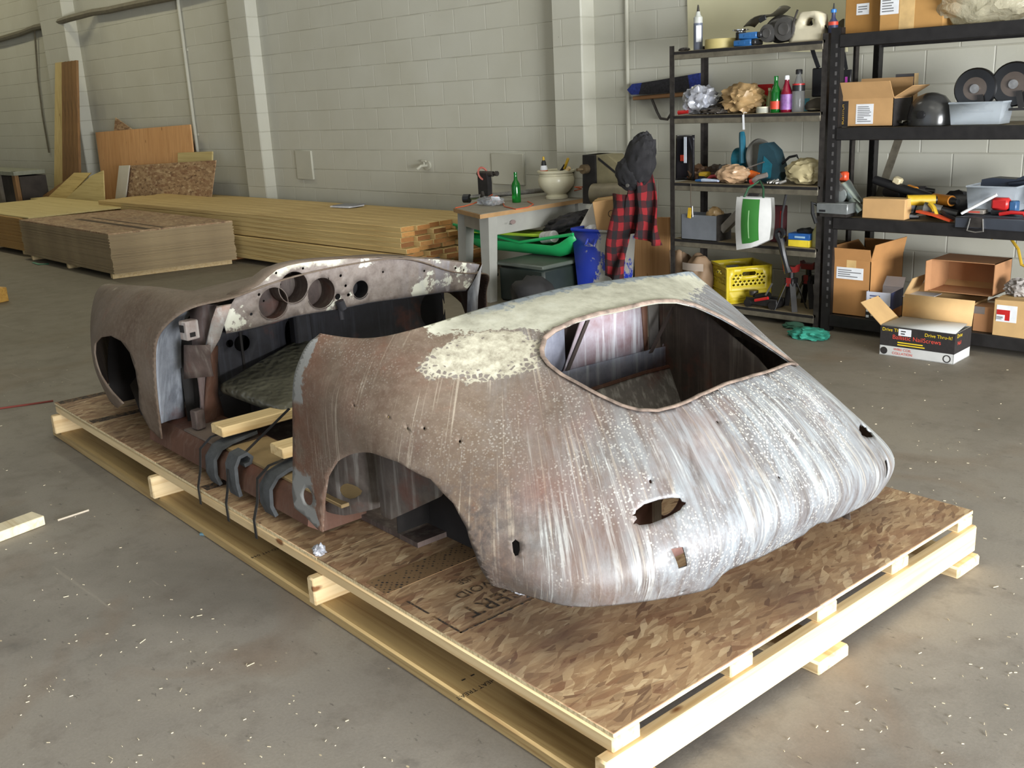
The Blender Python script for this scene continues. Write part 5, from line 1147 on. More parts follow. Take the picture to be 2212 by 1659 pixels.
o = thing('paper_tag', 'white tag hanging over the edge of the second shelf', 'tag', on(1607, 250, T, 5.562)); MB().box((0, -.004, -.05), (.014, .0015, .09), (0, -.06, 0)).build('tag', WHITEP, o); MB().tube([(0, -.003, -.005), (0, .0, .01), (.0, .03, .006)], .0015).build('string', WHITEP, o)
o = thing('folder', 'red folder standing behind the green bottle on the second shelf', 'folder', on(1651, 205, T, 5.82)); MB().b2((-.055, 0, 0), (.055, .02, .17), bev=.002).build('cover', RED, o); MB().b2((.056, -.0, 0), (.075, .02, .165)).build('spine', flat('dark olive spine', (70, 70, 50), .6), o)
o = thing('jar', 'low pale jar in front of the red folder', 'jar', on(1650, 232, T, 5.65)); MB().lathe([(.001, 0), (.045, 0), (.046, .03), (.044, .038), (.001, .038)], 24).build('jar_body', flat('pale jar', (188, 184, 162), .4), o); MB().lathe([(.0465, .006), (.0465, .03)], 24).build('label', flat('grey label', (150, 150, 138), .6), o)
bottle('spray_bottle', 'slim yellow green bottle beside the red folder', on(1662, 205, T, 5.74), .14, .020, flat('yellow green bottle', (136, 142, 92), .4), capm=flat('cream cap', (190, 186, 150), .4))
bottle('glass_bottle', 'green glass bottle with a red label on the second shelf', on(1676, 205, T, 5.64), .215, .033, GG, labm=flat('red orange label', (206, 66, 44), .5), lab=(.10, .32))
bottle('drink_bottle', 'red drink bottle with purple label and white cap on the second shelf', on(1699, 205, T, 5.65), .205, .036, clear('red drink', (130, 18, 44), .15, .3), capm=WHITEP, labm=flat('purple label', (128, 88, 146), .5, 0, .3, 25), lab=(.08, .52), neck=.22, capr=.015)
o = bottle('spray_can_bottle', 'clear bottle with black band and black top, right of the red drink bottle', on(1725, 200, T, 5.66), .235, .037, clear('clear bottle plastic', (214, 218, 222), .1, .85, 1.2, .7), capm=BLACKPL, labm=BLACKPL, lab=(.52, .66), neck=.18, capr=.020)
MB().lathe([(.0375, .665 * .235), (.0375, .70 * .235)], 18).build('red_band', RED, o)
o = thing('cup', 'small cyan cup behind the clear bottle', 'cup', on(1740, 225, T, 5.80)); MB().lathe([(.02, 0), (.025, .075), (.022, .075), (.018, .005), (.001, .004)], 18).build('cup_body', flat('cyan plastic', (92, 170, 186), .4), o)
o = thing('work_cap', 'dark cap lying at the right end of the second shelf', 'cap', on(1765, 225, T, 5.68)); MB().blob((0, .02, .03), (.08, .07, .05), 15, .15, 2, 3, None, -.6).build('crown', flat('dark olive cloth', (62, 56, 46), .9, 0, .2, 15), o); MB().sheet(lambda u, v: Vector((-.06 + .12 * u, -.03 - .06 * v * math.sin(PI * u), .012 + .006 * math.sin(PI * u))), 10, 4).build('brim', flat('dusty brim', (98, 90, 72), .9), o, solid=.003)
o = thing('black_tool_box', 'black hanging box with a dark strap at the right end of the left shelf unit', 'box', on(1773, 180, T + .08, 5.86)); MB().b2((-.045, -.03, 0), (.05, .03, .17), bev=.006).build('case_body', BLACKPL, o); MB().ribbon([(-.02, -.0, .17), (-.045, -.01, .24), (-.075, -.02, .335)], .025, .006, (1, 0, .3)).build('strap', BLACKPL, o)
# third shelf: power tools and bags
T = LT[2]
o = thing('parts_pouch', 'black packet standing at the left end of the middle shelf', 'packet', on(1477, 350, T, 5.70))
MB().sheet(lambda u, v: Vector((-.07 + .145 * u + .02 * v, .03 * math.sin(PI * u) * (1 - v) - .02 * v, .30 * v)), 10, 10).build('packet', flat('glossy black film', (28, 27, 30), .2, 0, .2, 8, .2), o, solid=.012)
MB().b2((.025, -.034, .12), (.045, -.028, .29)).build('stripe', flat('pale stripe', (170, 176, 184), .4), o); MB().b2((-.02, -.012, .13), (.005, .0, .17)).build('red_mark', flat('red orange label', (190, 62, 40), .5), o)
r = random.Random(9)
o = thing('tape_measure', 'yellow tape measure on the middle shelf', 'tape measure', on(1521, 372, T, 5.72)); MB().b2((-.035, -.03, 0), (.035, .03, .055), bev=.012).build('case_body', BLACKPL, o); MB().b2((-.03, -.032, .025), (.04, .032, .06), bev=.01).build('top_shell', YELLOW, o)
for i, (px, y_, c, lb) in enumerate(((1508, 5.78, (96, 70, 50), 'brown tool heap behind the yellow tape measure'), (1550, 5.80, (70, 58, 50), 'dark tool heap behind the red clamp'), (1570, 5.82, (92, 92, 96), 'grey tool heap behind the pink tinged bag'))):
    o = thing('tool_heap', lb, 'tools', on(px, 375, T, y_)); MB().blob((0, 0, .045), (.075, .06, .05), 30 + i, .5, 3, 3, None, -.85, True).build('lump', flat('tool heap %d' % i, c, .5, .2, .4, 30), o)
    for k in range(4): MB().cyl((-.05 + .03 * k, -.05, .02), (-.03 + .03 * k, -.02, .08 - .01 * k), .007, n=8).build('tool_handle', [ORANGE, DARKMETAL, RED, BLACKPL][k], o)
o = thing('spring_clamp', 'red clamp lying on the middle shelf', 'clamp', on(1541, 376, T, 5.66)); MB().tube([(-.05, 0, .012), (-.02, 0, .035), (.02, .0, .04), (.06, .0, .015)], .012).build('jaw', flat('faded red metal', (146, 46, 48), .5), o); MB().tube([(-.04, -.01, .010), (.0, -.015, .014), (.05, -.02, .010)], .009).build('handle', RED, o)
o = thing('glue_tube', 'blue and white tube at the front edge of the middle shelf', 'tube', on(1527, 388, T + .014, 5.60)); MB().tube([(-.085, 0, 0), (-.02, 0, .004), (.09, .0, .002)], [.012, .020, .014], 10, .6).build('tube_body', flat('pale blue tube', (164, 176, 196), .4), o); MB().tube([(-.085, 0, .0), (-.035, 0, .003)], [.0125, .0185], 10, .62).build('blue_end', flat('bright blue plastic', (44, 92, 170), .4), o)
tag(MB().blob(on(1584, 378, T + .055, 5.64), (.115, .07, .058), 14, .25, 2.2, 4, None, -.95, True).build('plastic_bag', flat('pinkish clear bag', (168, 138, 108), .35, 0, .18, 6, .3), org=on(1584, 385, T, 5.64)), 'full pinkish plastic bag at the front of the middle shelf', 'bag')
o = thing('circular_saw', 'teal circular saw standing on the middle shelf', 'circular saw', on(1620, 360, T, 5.78))
MB().lathe([(.001, -.05), (.07, -.05), (.075, .0), (.07, .06), (.001, .06)], 22, Matrix.Translation((-.07, .03, .14)) @ Matrix.Rotation(PI / 2, 4, 'Y')).build('motor', TEAL, o)
MB().tube([(-.02, -.05, .12), (-.025, -.05, .20), (-.035, -.04, .28), (-.045, -.03, .31)], [.024, .022, .022, .018]).build('handle', flat('bright teal', (30, 92, 112), .4), o)
MB().lathe([(.001, -.012), (.115, -.012), (.12, 0), (.115, .014), (.001, .014)], 30, Matrix.Translation((.06, .02, .15)) @ Matrix.Rotation(PI / 2 - .15, 4, 'Y') @ Matrix.Rotation(.2, 4, 'X')).build('blade_guard', flat('grey guard', (124, 122, 116), .35, .5), o)
MB().box((.0, 0, .012), (.24, .11, .008), None, .002).build('base_plate', STEEL, o)
o = thing('mitre_saw_head', 'dark teal saw housing beside the circular saw on the middle shelf', 'saw', on(1668, 360, T, 5.72))
MB().prism([(-.06, 0), (.05, 0), (.09, .07), (.04, .20), (-.02, .25), (-.065, .24), (-.08, .12)], .10, Matrix.Translation((0, .05, 0)) @ Matrix.Rotation(PI / 2, 4, 'X')).build('housing', flat('dark teal housing', (34, 62, 72), .4, 0, .2, 10), o)
MB().prism([(-.045, .04), (.02, .03), (.03, .12), (-.03, .17)], .004, Matrix.Translation((0, -.049, 0)) @ Matrix.Rotation(PI / 2, 4, 'X')).build('teal_cover', TEAL, o)
MB().tube([(.07, 0, .12), (.12, 0, .16), (.17, 0, .17), (.19, .0, .14), (.15, -.0, .10)], .008).build('power_cord', BLACKPL, o)
o = thing('orange_drill', 'orange tool body lying in front of the teal saw', 'drill', on(1630, 372, T, 5.66)); MB().cyl((-.03, 0, .055), (.03, 0, .045), .028, .022).build('motor', ORANGE, o); MB().cyl((-.035, .0, .03), (-.06, .0, .015), .016).build('chuck', DARKMETAL, o)
o = thing('pipe_cutter', 'grey and red pipe handle lying at the front of the middle shelf', 'pipe tool', on(1640, 385, T, 5.60)); MB().tube([(-.04, -.01, .02), (-.01, 0, .045), (.05, .01, .06)], .016).build('grip', flat('grey rubber grip', (112, 104, 98), .6), o); MB().cyl((-.055, -.012, .014), (-.038, -.01, .021), .018).build('red_end', RED, o)
o = thing('air_nozzle', 'chrome fittings on the shelf in front of the dark teal saw', 'fittings', on(1672, 385, T, 5.60))
for k in range(5): MB().cyl((-.05 + .022 * k, -.01 * (k % 2), .012), (-.03 + .026 * k, .02, .02 + .006 * (k % 3)), .010, n=10).build('fitting', STEEL, o)
o = thing('long_bit', 'long thin white rod resting across the middle shelf tools', 'rod', on(1622, 368, T + .075, 5.635)); MB().cyl((-.10, 0, .0), (.09, .01, .06), .004).build('rod', STEEL, o)
tag(MB().blob(on(1742, 372, T + .075, 5.68), (.125, .08, .075), 17, .28, 2.1, 4, None, -.95, True).build('white_bag', flat('dusty white plastic bag', (168, 156, 120), .4, 0, .15, 7, .3), org=on(1742, 385, T, 5.68)), 'off white plastic bag at the right end of the middle shelf', 'bag')
# fourth shelf
T = LT[1]
o = thing('tool_box', 'open grey metal tool box on the fourth shelf of the left unit', 'tool box', on(1524, 510, T, 5.64))
GB = flat('grey enamel', (112, 116, 122), .45, .2, .1, 10); m = MB(); w_ = wid(1485, 1562, 500) / 2
m.b2((-w_, -.075, 0), (w_, -.071, .165)).b2((-w_, .071, 0), (w_, .075, .165)).b2((-w_, -.075, 0), (-w_ + .004, .075, .165)).b2((w_ - .004, -.075, 0), (w_, .075, .165)).b2((-w_, -.075, 0), (w_, .075, .004)); m.build('box_body', GB, o)
MB().b2((w_ - .002, -.078, 0), (w_ + .006, .078, .17)).build('corner_post', DARKMETAL, o)
tag(MB().blob(on(1545, 480, T + .15, 5.66), (.06, .05, .055), 19, .35, 2.4, 3, None, None, True).build('paper_bag', TANB, org=on(1545, 480, T + .11, 5.66)), 'tan bag stuffed in the open grey tool box', 'bag')
o = thing('hanging_knife', 'yellow tagged tool hanging on a cord below the middle shelf', 'tool', on(1492, 405, LT[2] - .05, 5.555)); MB().tube([(0, 0, .045), (.002, -.002, 0), (.0, 0, -.07), (.006, 0, -.11)], .003).build('cord', flat('dark cord', (70, 60, 48), .8), o); MB().box((-.008, -.002, -.145), (.03, .006, .07), (0, .12, 0), .004).build('tag', YELLOW, o); MB().cyl((.012, 0, -.10), (.016, 0, -.17), .006).build('chain', STEEL, o)
o = thing('metal_channel', 'long grey metal box section leaning diagonally on the fourth shelf', 'channel', on(1594, 455, T + .17, 5.63)); MB().box((0, 0, 0), (.30, .06, .052), (0, -.74, 0), .003).build('channel_body', flat('dusty grey steel', (124, 118, 110), .6, .2, .15, 14), o); MB().box((.13, -.0, .16), (.06, .02, .14), (0, .5, .2), .003).build('bracket', DARKMETAL, o)
o = thing('shopping_bag', 'white and green shopping bag hanging in front of the fourth shelf', 'bag', on(1636, 490, T, 5.535))
bw2 = .125
def bagf(u, v, sg):
    k = .80 + .24 * math.sin(PI * (.25 + .55 * (1 - v))); xx = (u - .5) * 2 * bw2 * k; low = .05 * (1 - u) * (1 - v) ** 1.5 - .03 * u * (1 - v) ** 2
    return Vector((xx, sg * (.02 + .035 * math.sin(PI * u) * math.sin(PI * (v * .8 + .1))) - .03, .005 - low + .30 * v + .03 * abs(u - .5) * (1 - v)))
MB().sheet(lambda u, v: bagf(u, v, -1), 14, 14).sheet(lambda u, v: bagf(u, v, 1), 14, 14).build('bag_body', flat('white woven plastic', (204, 204, 202), .5, 0, .06, 10), o)
MB().sheet(lambda u, v: bagf(.22 + .50 * u, .10 + .87 * v, -1) + Vector((0, -.0015, 0)), 10, 12).build('green_panel', flat('leaf green print', (52, 118, 48), .5, 0, .06, 8), o)
MB().sheet(lambda u, v: bagf(.44 + .03 * u, .2 + .55 * v, -1) + Vector((0, -.0025, 0)), 2, 10).build('print', flat('pale green print', (150, 196, 140), .5), o)
MB().tube([(-.07, -.05, .30), (-.05, -.03, .36), (.0, .02, .40), (.05, -.02, .36), (.07, -.05, .30)], .007).build('handle', flat('dark green handle', (30, 70, 44), .6), o)
o = thing('angle_grinder', 'black grinder with long hose handle hanging at the fourth shelf', 'grinder', on(1694, 500, T, 5.545))
MB().tube([(-.03, -.02, .085), (.0, -.03, .03), (.02, -.035, -.04), (.04, -.03, -.11), (.055, -.03, -.15)], [.025, .022, .020, .018, .026]).build('handle', BLACKPL, o); MB().lathe([(.018, -.01), (.034, -.01), (.034, .012), (.018, .012), (.018, -.01)], 18, Matrix.Translation((-.01, -.03, .09)) @ Matrix.Rotation(PI / 2, 4, 'X')).build('ring', BLACKPL, o); MB().tube([(-.02, 0, .09), (-.03, .02, .2), (-.02, .05, .33)], .008).build('power_cord', BLACKPL, o)
o = thing('red_box', 'dark red box behind the shopping bag on the fourth shelf', 'box', on(1682, 480, T, 5.74)); MB().b2((-.045, -.03, 0), (.045, .03, .23), bev=.004).build('box_body', flat('dark maroon', (72, 30, 34), .6), o); MB().b2((.03, -.0325, .06), (.037, -.0295, .2)).build('stripe', RED, o)
o = thing('blue_yellow_box', 'small blue and yellow box on the fourth shelf', 'box', on(1733, 520, T, 5.64)); MB().b2((-.075, -.04, .042), (.07, .04, .082), bev=.002).build('upper_band', flat('box blue', (34, 84, 148), .5), o); MB().b2((-.075, -.04, 0), (.07, .04, .042), bev=.002).build('lower_band', flat('box yellow', (214, 190, 52), .5), o); MB().b2((-.03, -.042, .055), (.04, -.0395, .066)).build('print', flat('box print', (150, 180, 200), .5), o)
tag(MB().blob(on(1742, 500, T + .092, 5.66), (.06, .04, .02), 23, .4, 3, 3).build('cable_coil', RUBBER, org=on(1742, 500, T + .084, 5.66)), 'small black coil lying on the blue and yellow box', 'coil')
bottle('spray_can', 'pale yellow can at the right end of the fourth shelf', on(1767, 505, T, 5.66), .15, .036, flat('pale yellow can', (176, 172, 120), .4), capm=flat('cream cap', (190, 186, 150), .4), neck=.2)
# bottom shelf
T = LT[0]
KR = flat('brown kraft paper', (126, 102, 78), .7, 0, .1, 8, .1)
o = thing('paper_bag', 'brown folded paper bags standing at the left end of the bottom shelf', 'paper bags', on(1466, 600, T, 5.68))
for k in range(3): MB().sheet(lambda u, v, k=k: Vector((-.06 + .02 * k + .11 * u - .02 * v, .0 + .03 * k + .02 * math.sin(6 * u + k) * v, (.30 - .02 * k) * v + .02 * math.sin(9 * u + k) * v)), 10, 8).build('sack', KR, o, solid=.012)
o = thing('wrapped_package', 'brown paper package bound with clear tape on the bottom shelf', 'package', on(1512, 600, T, 5.66)); MB().blob((0, 0, .145), (.095, .09, .15), 26, .22, 1.8, 4, None, -.96).build('package', KR, o); MB().sheet(lambda u, v: Vector((-.085 + .17 * u, -.083 - .018 * math.sin(PI * u), .20 + .05 * v)), 8, 2).build('tape', clear('glossy tape', (196, 184, 172), .1, .3, 1.3, .7), o)
# milk crate with lattice sides
YC = flat('crate yellow', (190, 168, 34), .4, 0, .08, 7)
cw, ch = wid(1545, 1655, 600, 5.68), .245
o = thing('milk_crate', 'yellow plastic milk crate with lattice sides on the bottom shelf', 'crate', on(1598, 640, T, 5.77), .97)
cs = .15
def crate_side(rot):
    outer_ = [(-cs, 0), (cs, 0), (cs, ch), (-cs, ch)]; H_ = []
    for i in range(8):
        for j in range(4):
            cx__ = -.105 + i * .03 + (.015 if j % 2 else 0); cz__ = .125 + j * .021
            if abs(cx__) > .112 or (abs(cx__) < .05 and cz__ > .165): continue
            H_.append([(cx__ - .012, cz__), (cx__, cz__ - .0085), (cx__ + .012, cz__), (cx__, cz__ + .0085)])
    H_.append([(-.042, .182), (.042, .182), (.05, .195), (.042, .208), (-.042, .208), (-.05, .195)])
    R_ = Matrix.Rotation(rot, 3, 'Z')
    cut_panel('side', lambda P: np.array([tuple(R_ @ Vector((x, -cs, z))) for x, z in P]), outer_, H_, .06, [YC], o, .006, (0, 0, .1))
for k in range(4): crate_side(k * PI / 2)
MB().b2((-cs, -cs, 0), (cs, cs, .006)).build('base', YC, o)
m = MB()
for a in range(4):
    R_ = Matrix.Rotation(a * PI / 2, 3, 'Z')
    for z_, w_ in ((ch - .006, .008), (.085, .004), (.04, .003), (.006, .005)): m.tube([R_ @ Vector((-cs - .002, -cs - .003, z_)), R_ @ Vector((cs + .002, -cs - .003, z_))], w_, 6)
    m.cyl(R_ @ Vector((-cs, -cs, 0)), R_ @ Vector((-cs, -cs, ch)), .009, n=8)
m.build('rim', YC, o)
o = thing('floor_jack', 'black floor jack with a red handle on the bottom shelf beside the crate', 'jack', on(1648, 655, T, 5.63))
MB().b2((-.10, -.05, .015), (.13, -.035, .065), bev=.004).b2((-.10, .035, .015), (.13, .05, .065), bev=.004).build('frame', BLACKMETAL, o)
for x_ in (-.08, .10): MB().cyl((x_, -.06, .026), (x_, .06, .026), .026, n=16).build('wheel', BLACKMETAL, o)
MB().cyl((-.03, -.02, .06), (.06, -.02, .085), .03, .022).build('cylinder', flat('glossy black', (22, 22, 23), .15), o); MB().cyl((-.02, -.062, .05), (.075, -.062, .075), .010).build('handle', RED, o); MB().cyl((.05, -.05, .09), (.10, -.06, .17), .006).build('lever', STEEL, o); MB().cyl((-.07, 0, .07), (-.07, 0, .10), .03, n=14).build('saddle', DARKMETAL, o)
def jack_stand(px, y, label):
    o = thing('jack_stand', label, 'jack stand', on(px, 640, T, y), 0, 'jack stands on the bottom shelf')
    RM_ = flat('jack stand red', (128, 34, 32), .45, 0, .12, 14)
    for a in range(4):
        th = PI / 4 + a * PI / 2; c_, s_ = math.cos(th), math.sin(th)
        MB().ribbon([(c_ * .105, s_ * .105, .0), (c_ * .035, s_ * .035, .17)], .035, .004, (-s_, c_, 0)).build('leg', BLACKMETAL, o)
    MB().b2((-.032, -.032, .14), (.032, .032, .20), bev=.004).build('collar', BLACKMETAL, o); MB().b2((-.016, -.034, .15), (.016, -.031, .205)).build('ratchet_pawl', RM_, o)
    MB().cyl((0, 0, .18), (0, 0, .27), .018).build('column', BLACKMETAL, o); MB().prism([(-.05, .05), (-.04, .0), (.04, .0), (.05, .05), (.035, .035), (-.035, .035)], .05, Matrix.Translation((0, .025, .24)) @ Matrix.Rotation(PI / 2, 4, 'X')).build('saddle', RM_, o)
jack_stand(1708, 5.66, 'red topped jack stand on the bottom shelf, the nearer and left one'); jack_stand(1745, 5.80, 'red topped jack stand on the bottom shelf, the farther and right one')
# ------------------------------------------------------------------ right unit
T = RT[3]
def wlab(o, a, b, y, n=5, seed=1): q = patch(o, 'label', a, b, WHITEP, y); lines(q, a[0] + .01, b[0] - .01, a[1] + .01, b[1] - .01, n, y, flat('grey print', (110, 110, 112), .8), seed)
o = carton('cardboard_box', 'brown cardboard box at the left end of the right top shelf with small label', onf(1863, 60, T, 5.68, .24), (wid(1825, 1902, 40, 5.74), .24, .36), 0, card('carton amber', (150, 108, 52)), closed=True)
wlab(o, (-.04, .10), (.035, .16), -.12, 3, 2)
o = carton('cardboard_box', 'large brown cardboard box with a white label and pale tape on the right top shelf', onf(1966, 60, T, 5.62, .24), (wid(1898, 2035, 40, 5.62), .24, .36), -.0, card('carton tan', (170, 128, 72)), closed=True)
wlab(o, (-.175, .085), (-.07, .175), -.12, 5, 3); MB().b2((-.175, -.1215, .166), (-.075, -.1202, .176)).build('red_header', RED, o); MB().b2((-.065, -.1208, 0), (.02, -.12, .36)).build('tape', flat('packing tape', (186, 152, 96), .3), o)
PLB = clear('clear crumpled plastic', (196, 190, 166), .15, .45, 1.2, .85, .7)
tag(MB().blob(on(2125, 20, T + .15, 5.72), (.28, .16, .155), 31, .22, 2.6, 4, None, -.97, True).build('plastic_bag', PLB, org=on(2125, 50, T, 5.72)), 'big clear crumpled plastic bag at the right end of the right top shelf', 'bag')
o = thing('hanging_pouch', 'black packet with magenta stripes hanging behind the right shelf post', 'packet', on(1828, 150, 1.42, 5.80)); MB().b2((-.035, -.01, 0), (.035, .01, .11), bev=.003).build('packet', BLACKPL, o)
for dx in (-.02, .008): MB().b2((dx - .007, -.0125, .0), (dx + .007, -.0102, .07)).build('stripe', flat('magenta print', (182, 70, 170), .5), o)
MB().ribbon([(.0, 0, .11), (-.02, 0, .2), (-.05, 0, .27)], .02, .004, (1, 0, .3)).build('strap', BLACKPL, o)
T = RT[2]
w_ = wid(1812, 1928, 240, 5.65)
o = carton('cardboard_box', 'open cardboard box with black end panels and white shipping label on the right shelf', onf(1870, 250, T, 5.63, .22), (w_, .22, .155), 0, CARD, {'f': (28, .105), 'b': (12, .11), 'r': (60, .12), 'l': (115, .10)})
wlab(o, (-.06, .015), (.045, .125), -.11, 9, 5); patch(o, 'black_panel', (-w_ / 2, .0), (-w_ / 2 + .055, .145), INK, -.11); text_on(o, 'BOSTITCH', .024, -w_ / 2 + .03, .07, -.1125, flat('gold print', (200, 160, 60), .6), 'print', PI / 2)
MB().b2((w_ / 2 - .0005, -.11, 0), (w_ / 2 + .001, .11, .15)).build('black_panel', INK, o)
o = carton('cardboard_box', 'tall narrow black and tan box flap standing behind the open box on the right shelf', onf(1952, 215, T, 5.89, .06), (.11, .06, .28), 0, CARD, closed=True); patch(o, 'grey_panel', (-.055, .12), (.055, .28), flat('charcoal print', (70, 68, 70), .7), -.03); patch(o, 'print', (-.035, .19), (.04, .245), flat('tan print', (128, 108, 84), .7), -.0312); patch(o, 'print', (.02, .14), (.05, .17), flat('tan print', (128, 108, 84), .7), -.0312)
o = thing('safety_helmet', 'dusty black peaked helmet lying on the right shelf', 'helmet', on(2010, 250, T, 5.72), -.2)
HB = flat('glossy dusty black', (50, 50, 50), .22, 0, .25, 8)
MB().lathe([(.125, 0), (.128, .05), (.115, .11), (.075, .155), (.03, .172), (.001, .175)], 30, Matrix.Diagonal((1, .85, 1, 1))).build('helmet_shell', HB, o)
MB().sheet(lambda u, v: Vector((-.11 - .075 * math.sin(PI * u) * v - .0, -.10 + .18 * u, .03 - .012 * v)), 12, 5).build('peak', flat('dusty peak', (96, 94, 84), .5), o, solid=.006)
MB().lathe([(.001, 0), (.022, 0), (.022, .012), (.001, .014)], 18, Matrix.Translation((.02, -.108, .06)) @ Matrix.Rotation(PI / 2, 4, 'X')).build('ear_knob', BLACKPL, o)
def caster(px, py, y, z, r, label):
    o = thing('caster_wheel', label, 'caster wheel', Vector((atY(px, py, y).x, y, z)), .15, 'black caster wheels on the right shelf')
    X_ = Matrix.Rotation(PI / 2, 4, 'X')
    MB().lathe([(r * .55, -.022), (r * .93, -.026), (r, -.014), (r, .014), (r * .93, .026), (r * .55, .022), (r * .55, -.022)], 32, X_).build('tyre', flat('glossy black rubber', (24, 24, 25), .3), o)
    MB().lathe([(.001, -.018), (r * .3, -.02), (r * .5, -.010), (r * .58, -.022), (r * .58, .022), (.001, .018)], 28, X_).build('hub', flat('black brown hub', (84, 74, 66), .25, .3), o)
    MB().lathe([(.001, -.014), (.022, -.01), (.024, .01), (.001, .01)], 14, Matrix.Translation((0, -.022, 0)) @ X_).build('axle_nut', STEEL, o)
    MB().ribbon([(.03, -.032, -r * .3), (.04, -.034, -r * .7), (.05, -.034, -r * 1.05)], .03, .005, (1, 0, .2)).build('fork', BLACKMETAL, o)
    MB().b2((-.05, -.04, -r * 1.16), (.09, .03, -r * 1.06)).build('mount_plate', BLACKMETAL, o)
caster(2107, 205, 5.72, T + .185, .108, 'black caster wheel over the clear bin, the left one'); caster(2190, 200, 5.76, T + .20, .115, 'black caster wheel at the right edge of the view on the shelf')
o = thing('clear_bin', 'clear plastic bin standing under the black caster wheel on the right shelf', 'bin', on(2118, 250, T, 5.70))
CB = clear('milky clear plastic', (206, 214, 222), .2, .5, 1.15, .6)
def tub(o, w, d, h, mat, name='tub', k=.9):
    m = MB(); q0 = [(-w * k, -d * k, .002), (w * k, -d * k, .002), (w * k, d * k, .002), (-w * k, d * k, .002)]; q1 = [(-w, -d, h), (w, -d, h), (w, d, h), (-w, d, h)]
    a = [m.bm.verts.new(p) for p in q0]; b = [m.bm.verts.new(p) for p in q1]
    for i in range(4): m.bm.faces.new([a[i], a[(i + 1) % 4], b[(i + 1) % 4], b[i]])
    m.bm.faces.new(a[::-1]); m.build(name, mat, o, solid=.003)
    m = MB(); m.tube(q1 + [q1[0]], .005, 6); m.build('rim', mat, o)
tub(o, wid(2060, 2176, 250) / 2, .08, .115, CB)
# tools tier
T = RT[1]
o = thing('mitre_gauge', 'grey cast metal plate overhanging the left end of the right tools shelf', 'saw fence', on(1808, 455, T, 5.60)); MB().b2((-.105, -.055, .02), (.095, .06, .082), bev=.004).build('plate', flat('galvanised grey', (132, 136, 136), .4, .5, .12, 14), o); MB().b2((-.09, -.04, 0), (.08, .06, .02)).build('foot', DARKMETAL, o); MB().b2((-.085, -.0565, .03), (-.045, -.0545, .042)).build('slot', BLACKPL, o); MB().tube([(-.10, -.03, .06), (-.135, -.05, .08), (-.125, -.06, .02), (-.10, -.06, -.04)], .012).build('clamp_handle', BLACKPL, o)
o = thing('router_tool', 'silver router with orange top on the left of the right tools shelf', 'router', on(1832, 420, T, 5.72))
AL = flat('cast aluminium', (140, 150, 146), .3, .8, .15, 12)
MB().cyl((-.02, -.02, .17), (.09, -.03, .06), .045, .03, 18).build('motor', AL, o); MB().lathe([(.05, -.012), (.075, -.012), (.075, .012), (.05, .012), (.05, -.012)], 24, Matrix.Translation((-.02, -.02, .18)) @ Matrix.Rotation(.9, 4, 'Y')).build('base_ring', STEEL, o); MB().b2((-.07, .0, .19), (-.02, .05, .25), bev=.01).build('orange_top', flat('red orange tool', (196, 74, 40), .4), o); MB().cyl((.05, -.04, .09), (.12, -.06, .02), .028).build('handle', AL, o); MB().b2((-.06, -.01, 0), (.03, .06, .10), bev=.01).build('stand', DARKMETAL, o); MB().lathe([(.001, 0), (.048, 0), (.048, .012), (.001, .014)], 20, Matrix.Translation((-.02, -.07, .12)) @ Matrix.Rotation(PI / 2, 4, 'X')).build('disc', flat('pale disc', (170, 176, 174), .3, .6), o)
o = carton('cardboard_box', 'small plain cardboard box on the front edge of the right tools shelf', onf(1908, 450, T, 5.585, .10), (wid(1863, 1955, 450, 5.6), .10, .115), .0, card('tan carton', (184, 146, 98)), closed=True)
def drill(px, y, label, body, rz, dz=0, grp='drills on the right tools shelf'):
    o = thing('cordless_drill', label, 'drill', on(px, 440, T + dz, y), rz, grp)
    MB().cyl((-.09, 0, .10), (.06, 0, .10), .032, .03, 14).build('motor_body', body, o); MB().cyl((.06, 0, .10), (.11, 0, .10), .022, .014).build('chuck', BLACKPL, o)
    MB().box((-.06, 0, .055), (.04, .035, .09), (0, .25, 0), .01).build('grip', BLACKPL, o); MB().b2((-.12, -.035, 0), (-.02, .035, .032), bev=.008).build('battery', BLACKPL, o)
drill(1935, 5.86, 'black drill with yellow collar behind the small cardboard box', BLACKPL, -.5, .02); drill(1995, 5.72, 'yellow and black drill lying right of the small cardboard box', YELLOW, .6); drill(2040, 5.76, 'orange yellow drill in the middle of the right tools shelf', flat('amber tool', (176, 112, 34), .4), -.5); drill(1975, 5.90, 'dark drill at the back of the right tools shelf', flat('dark grey tool', (52, 50, 52), .4), .2, .03)
o = thing('reciprocating_saw', 'long black saw lying across the back of the right tools shelf', 'saw', on(1945, 410, T + .125, 5.84)); MB().cyl((-.16, 0, .07), (.20, -.05, -.02), .026, .03).build('saw_body', BLACKPL, o); MB().cyl((.05, -.012, .018), (.10, -.024, .006), .033).build('orange_band', flat('amber tool', (176, 112, 34), .4), o); MB().box((-.01, -.02, .07), (.05, .05, .04), (0, .4, 0), .008).build('pale_cap', flat('cream plastic', (196, 184, 150), .5), o)
o = thing('pruning_shears', 'orange and red handles at the shelf front edge right of the small box', 'shears', on(2020, 465, T, 5.61)); MB().ribbon([(-.10, 0, .045), (0, -.01, .03), (.10, -.02, .004)], .035, .012, (.2, 1, 0)).build('handle', flat('red orange tool', (206, 62, 30), .45), o); MB().ribbon([(-.11, .03, .02), (-.05, .02, .03), (.0, .0, .045)], .02, .01, (.2, 1, 0)).build('blade', STEEL, o); MB().ribbon([(.02, .02, .05), (.06, .0, .03), (.13, -.02, .012)], .02, .012, (.2, 1, 0)).build('handle', BLACKPL, o)
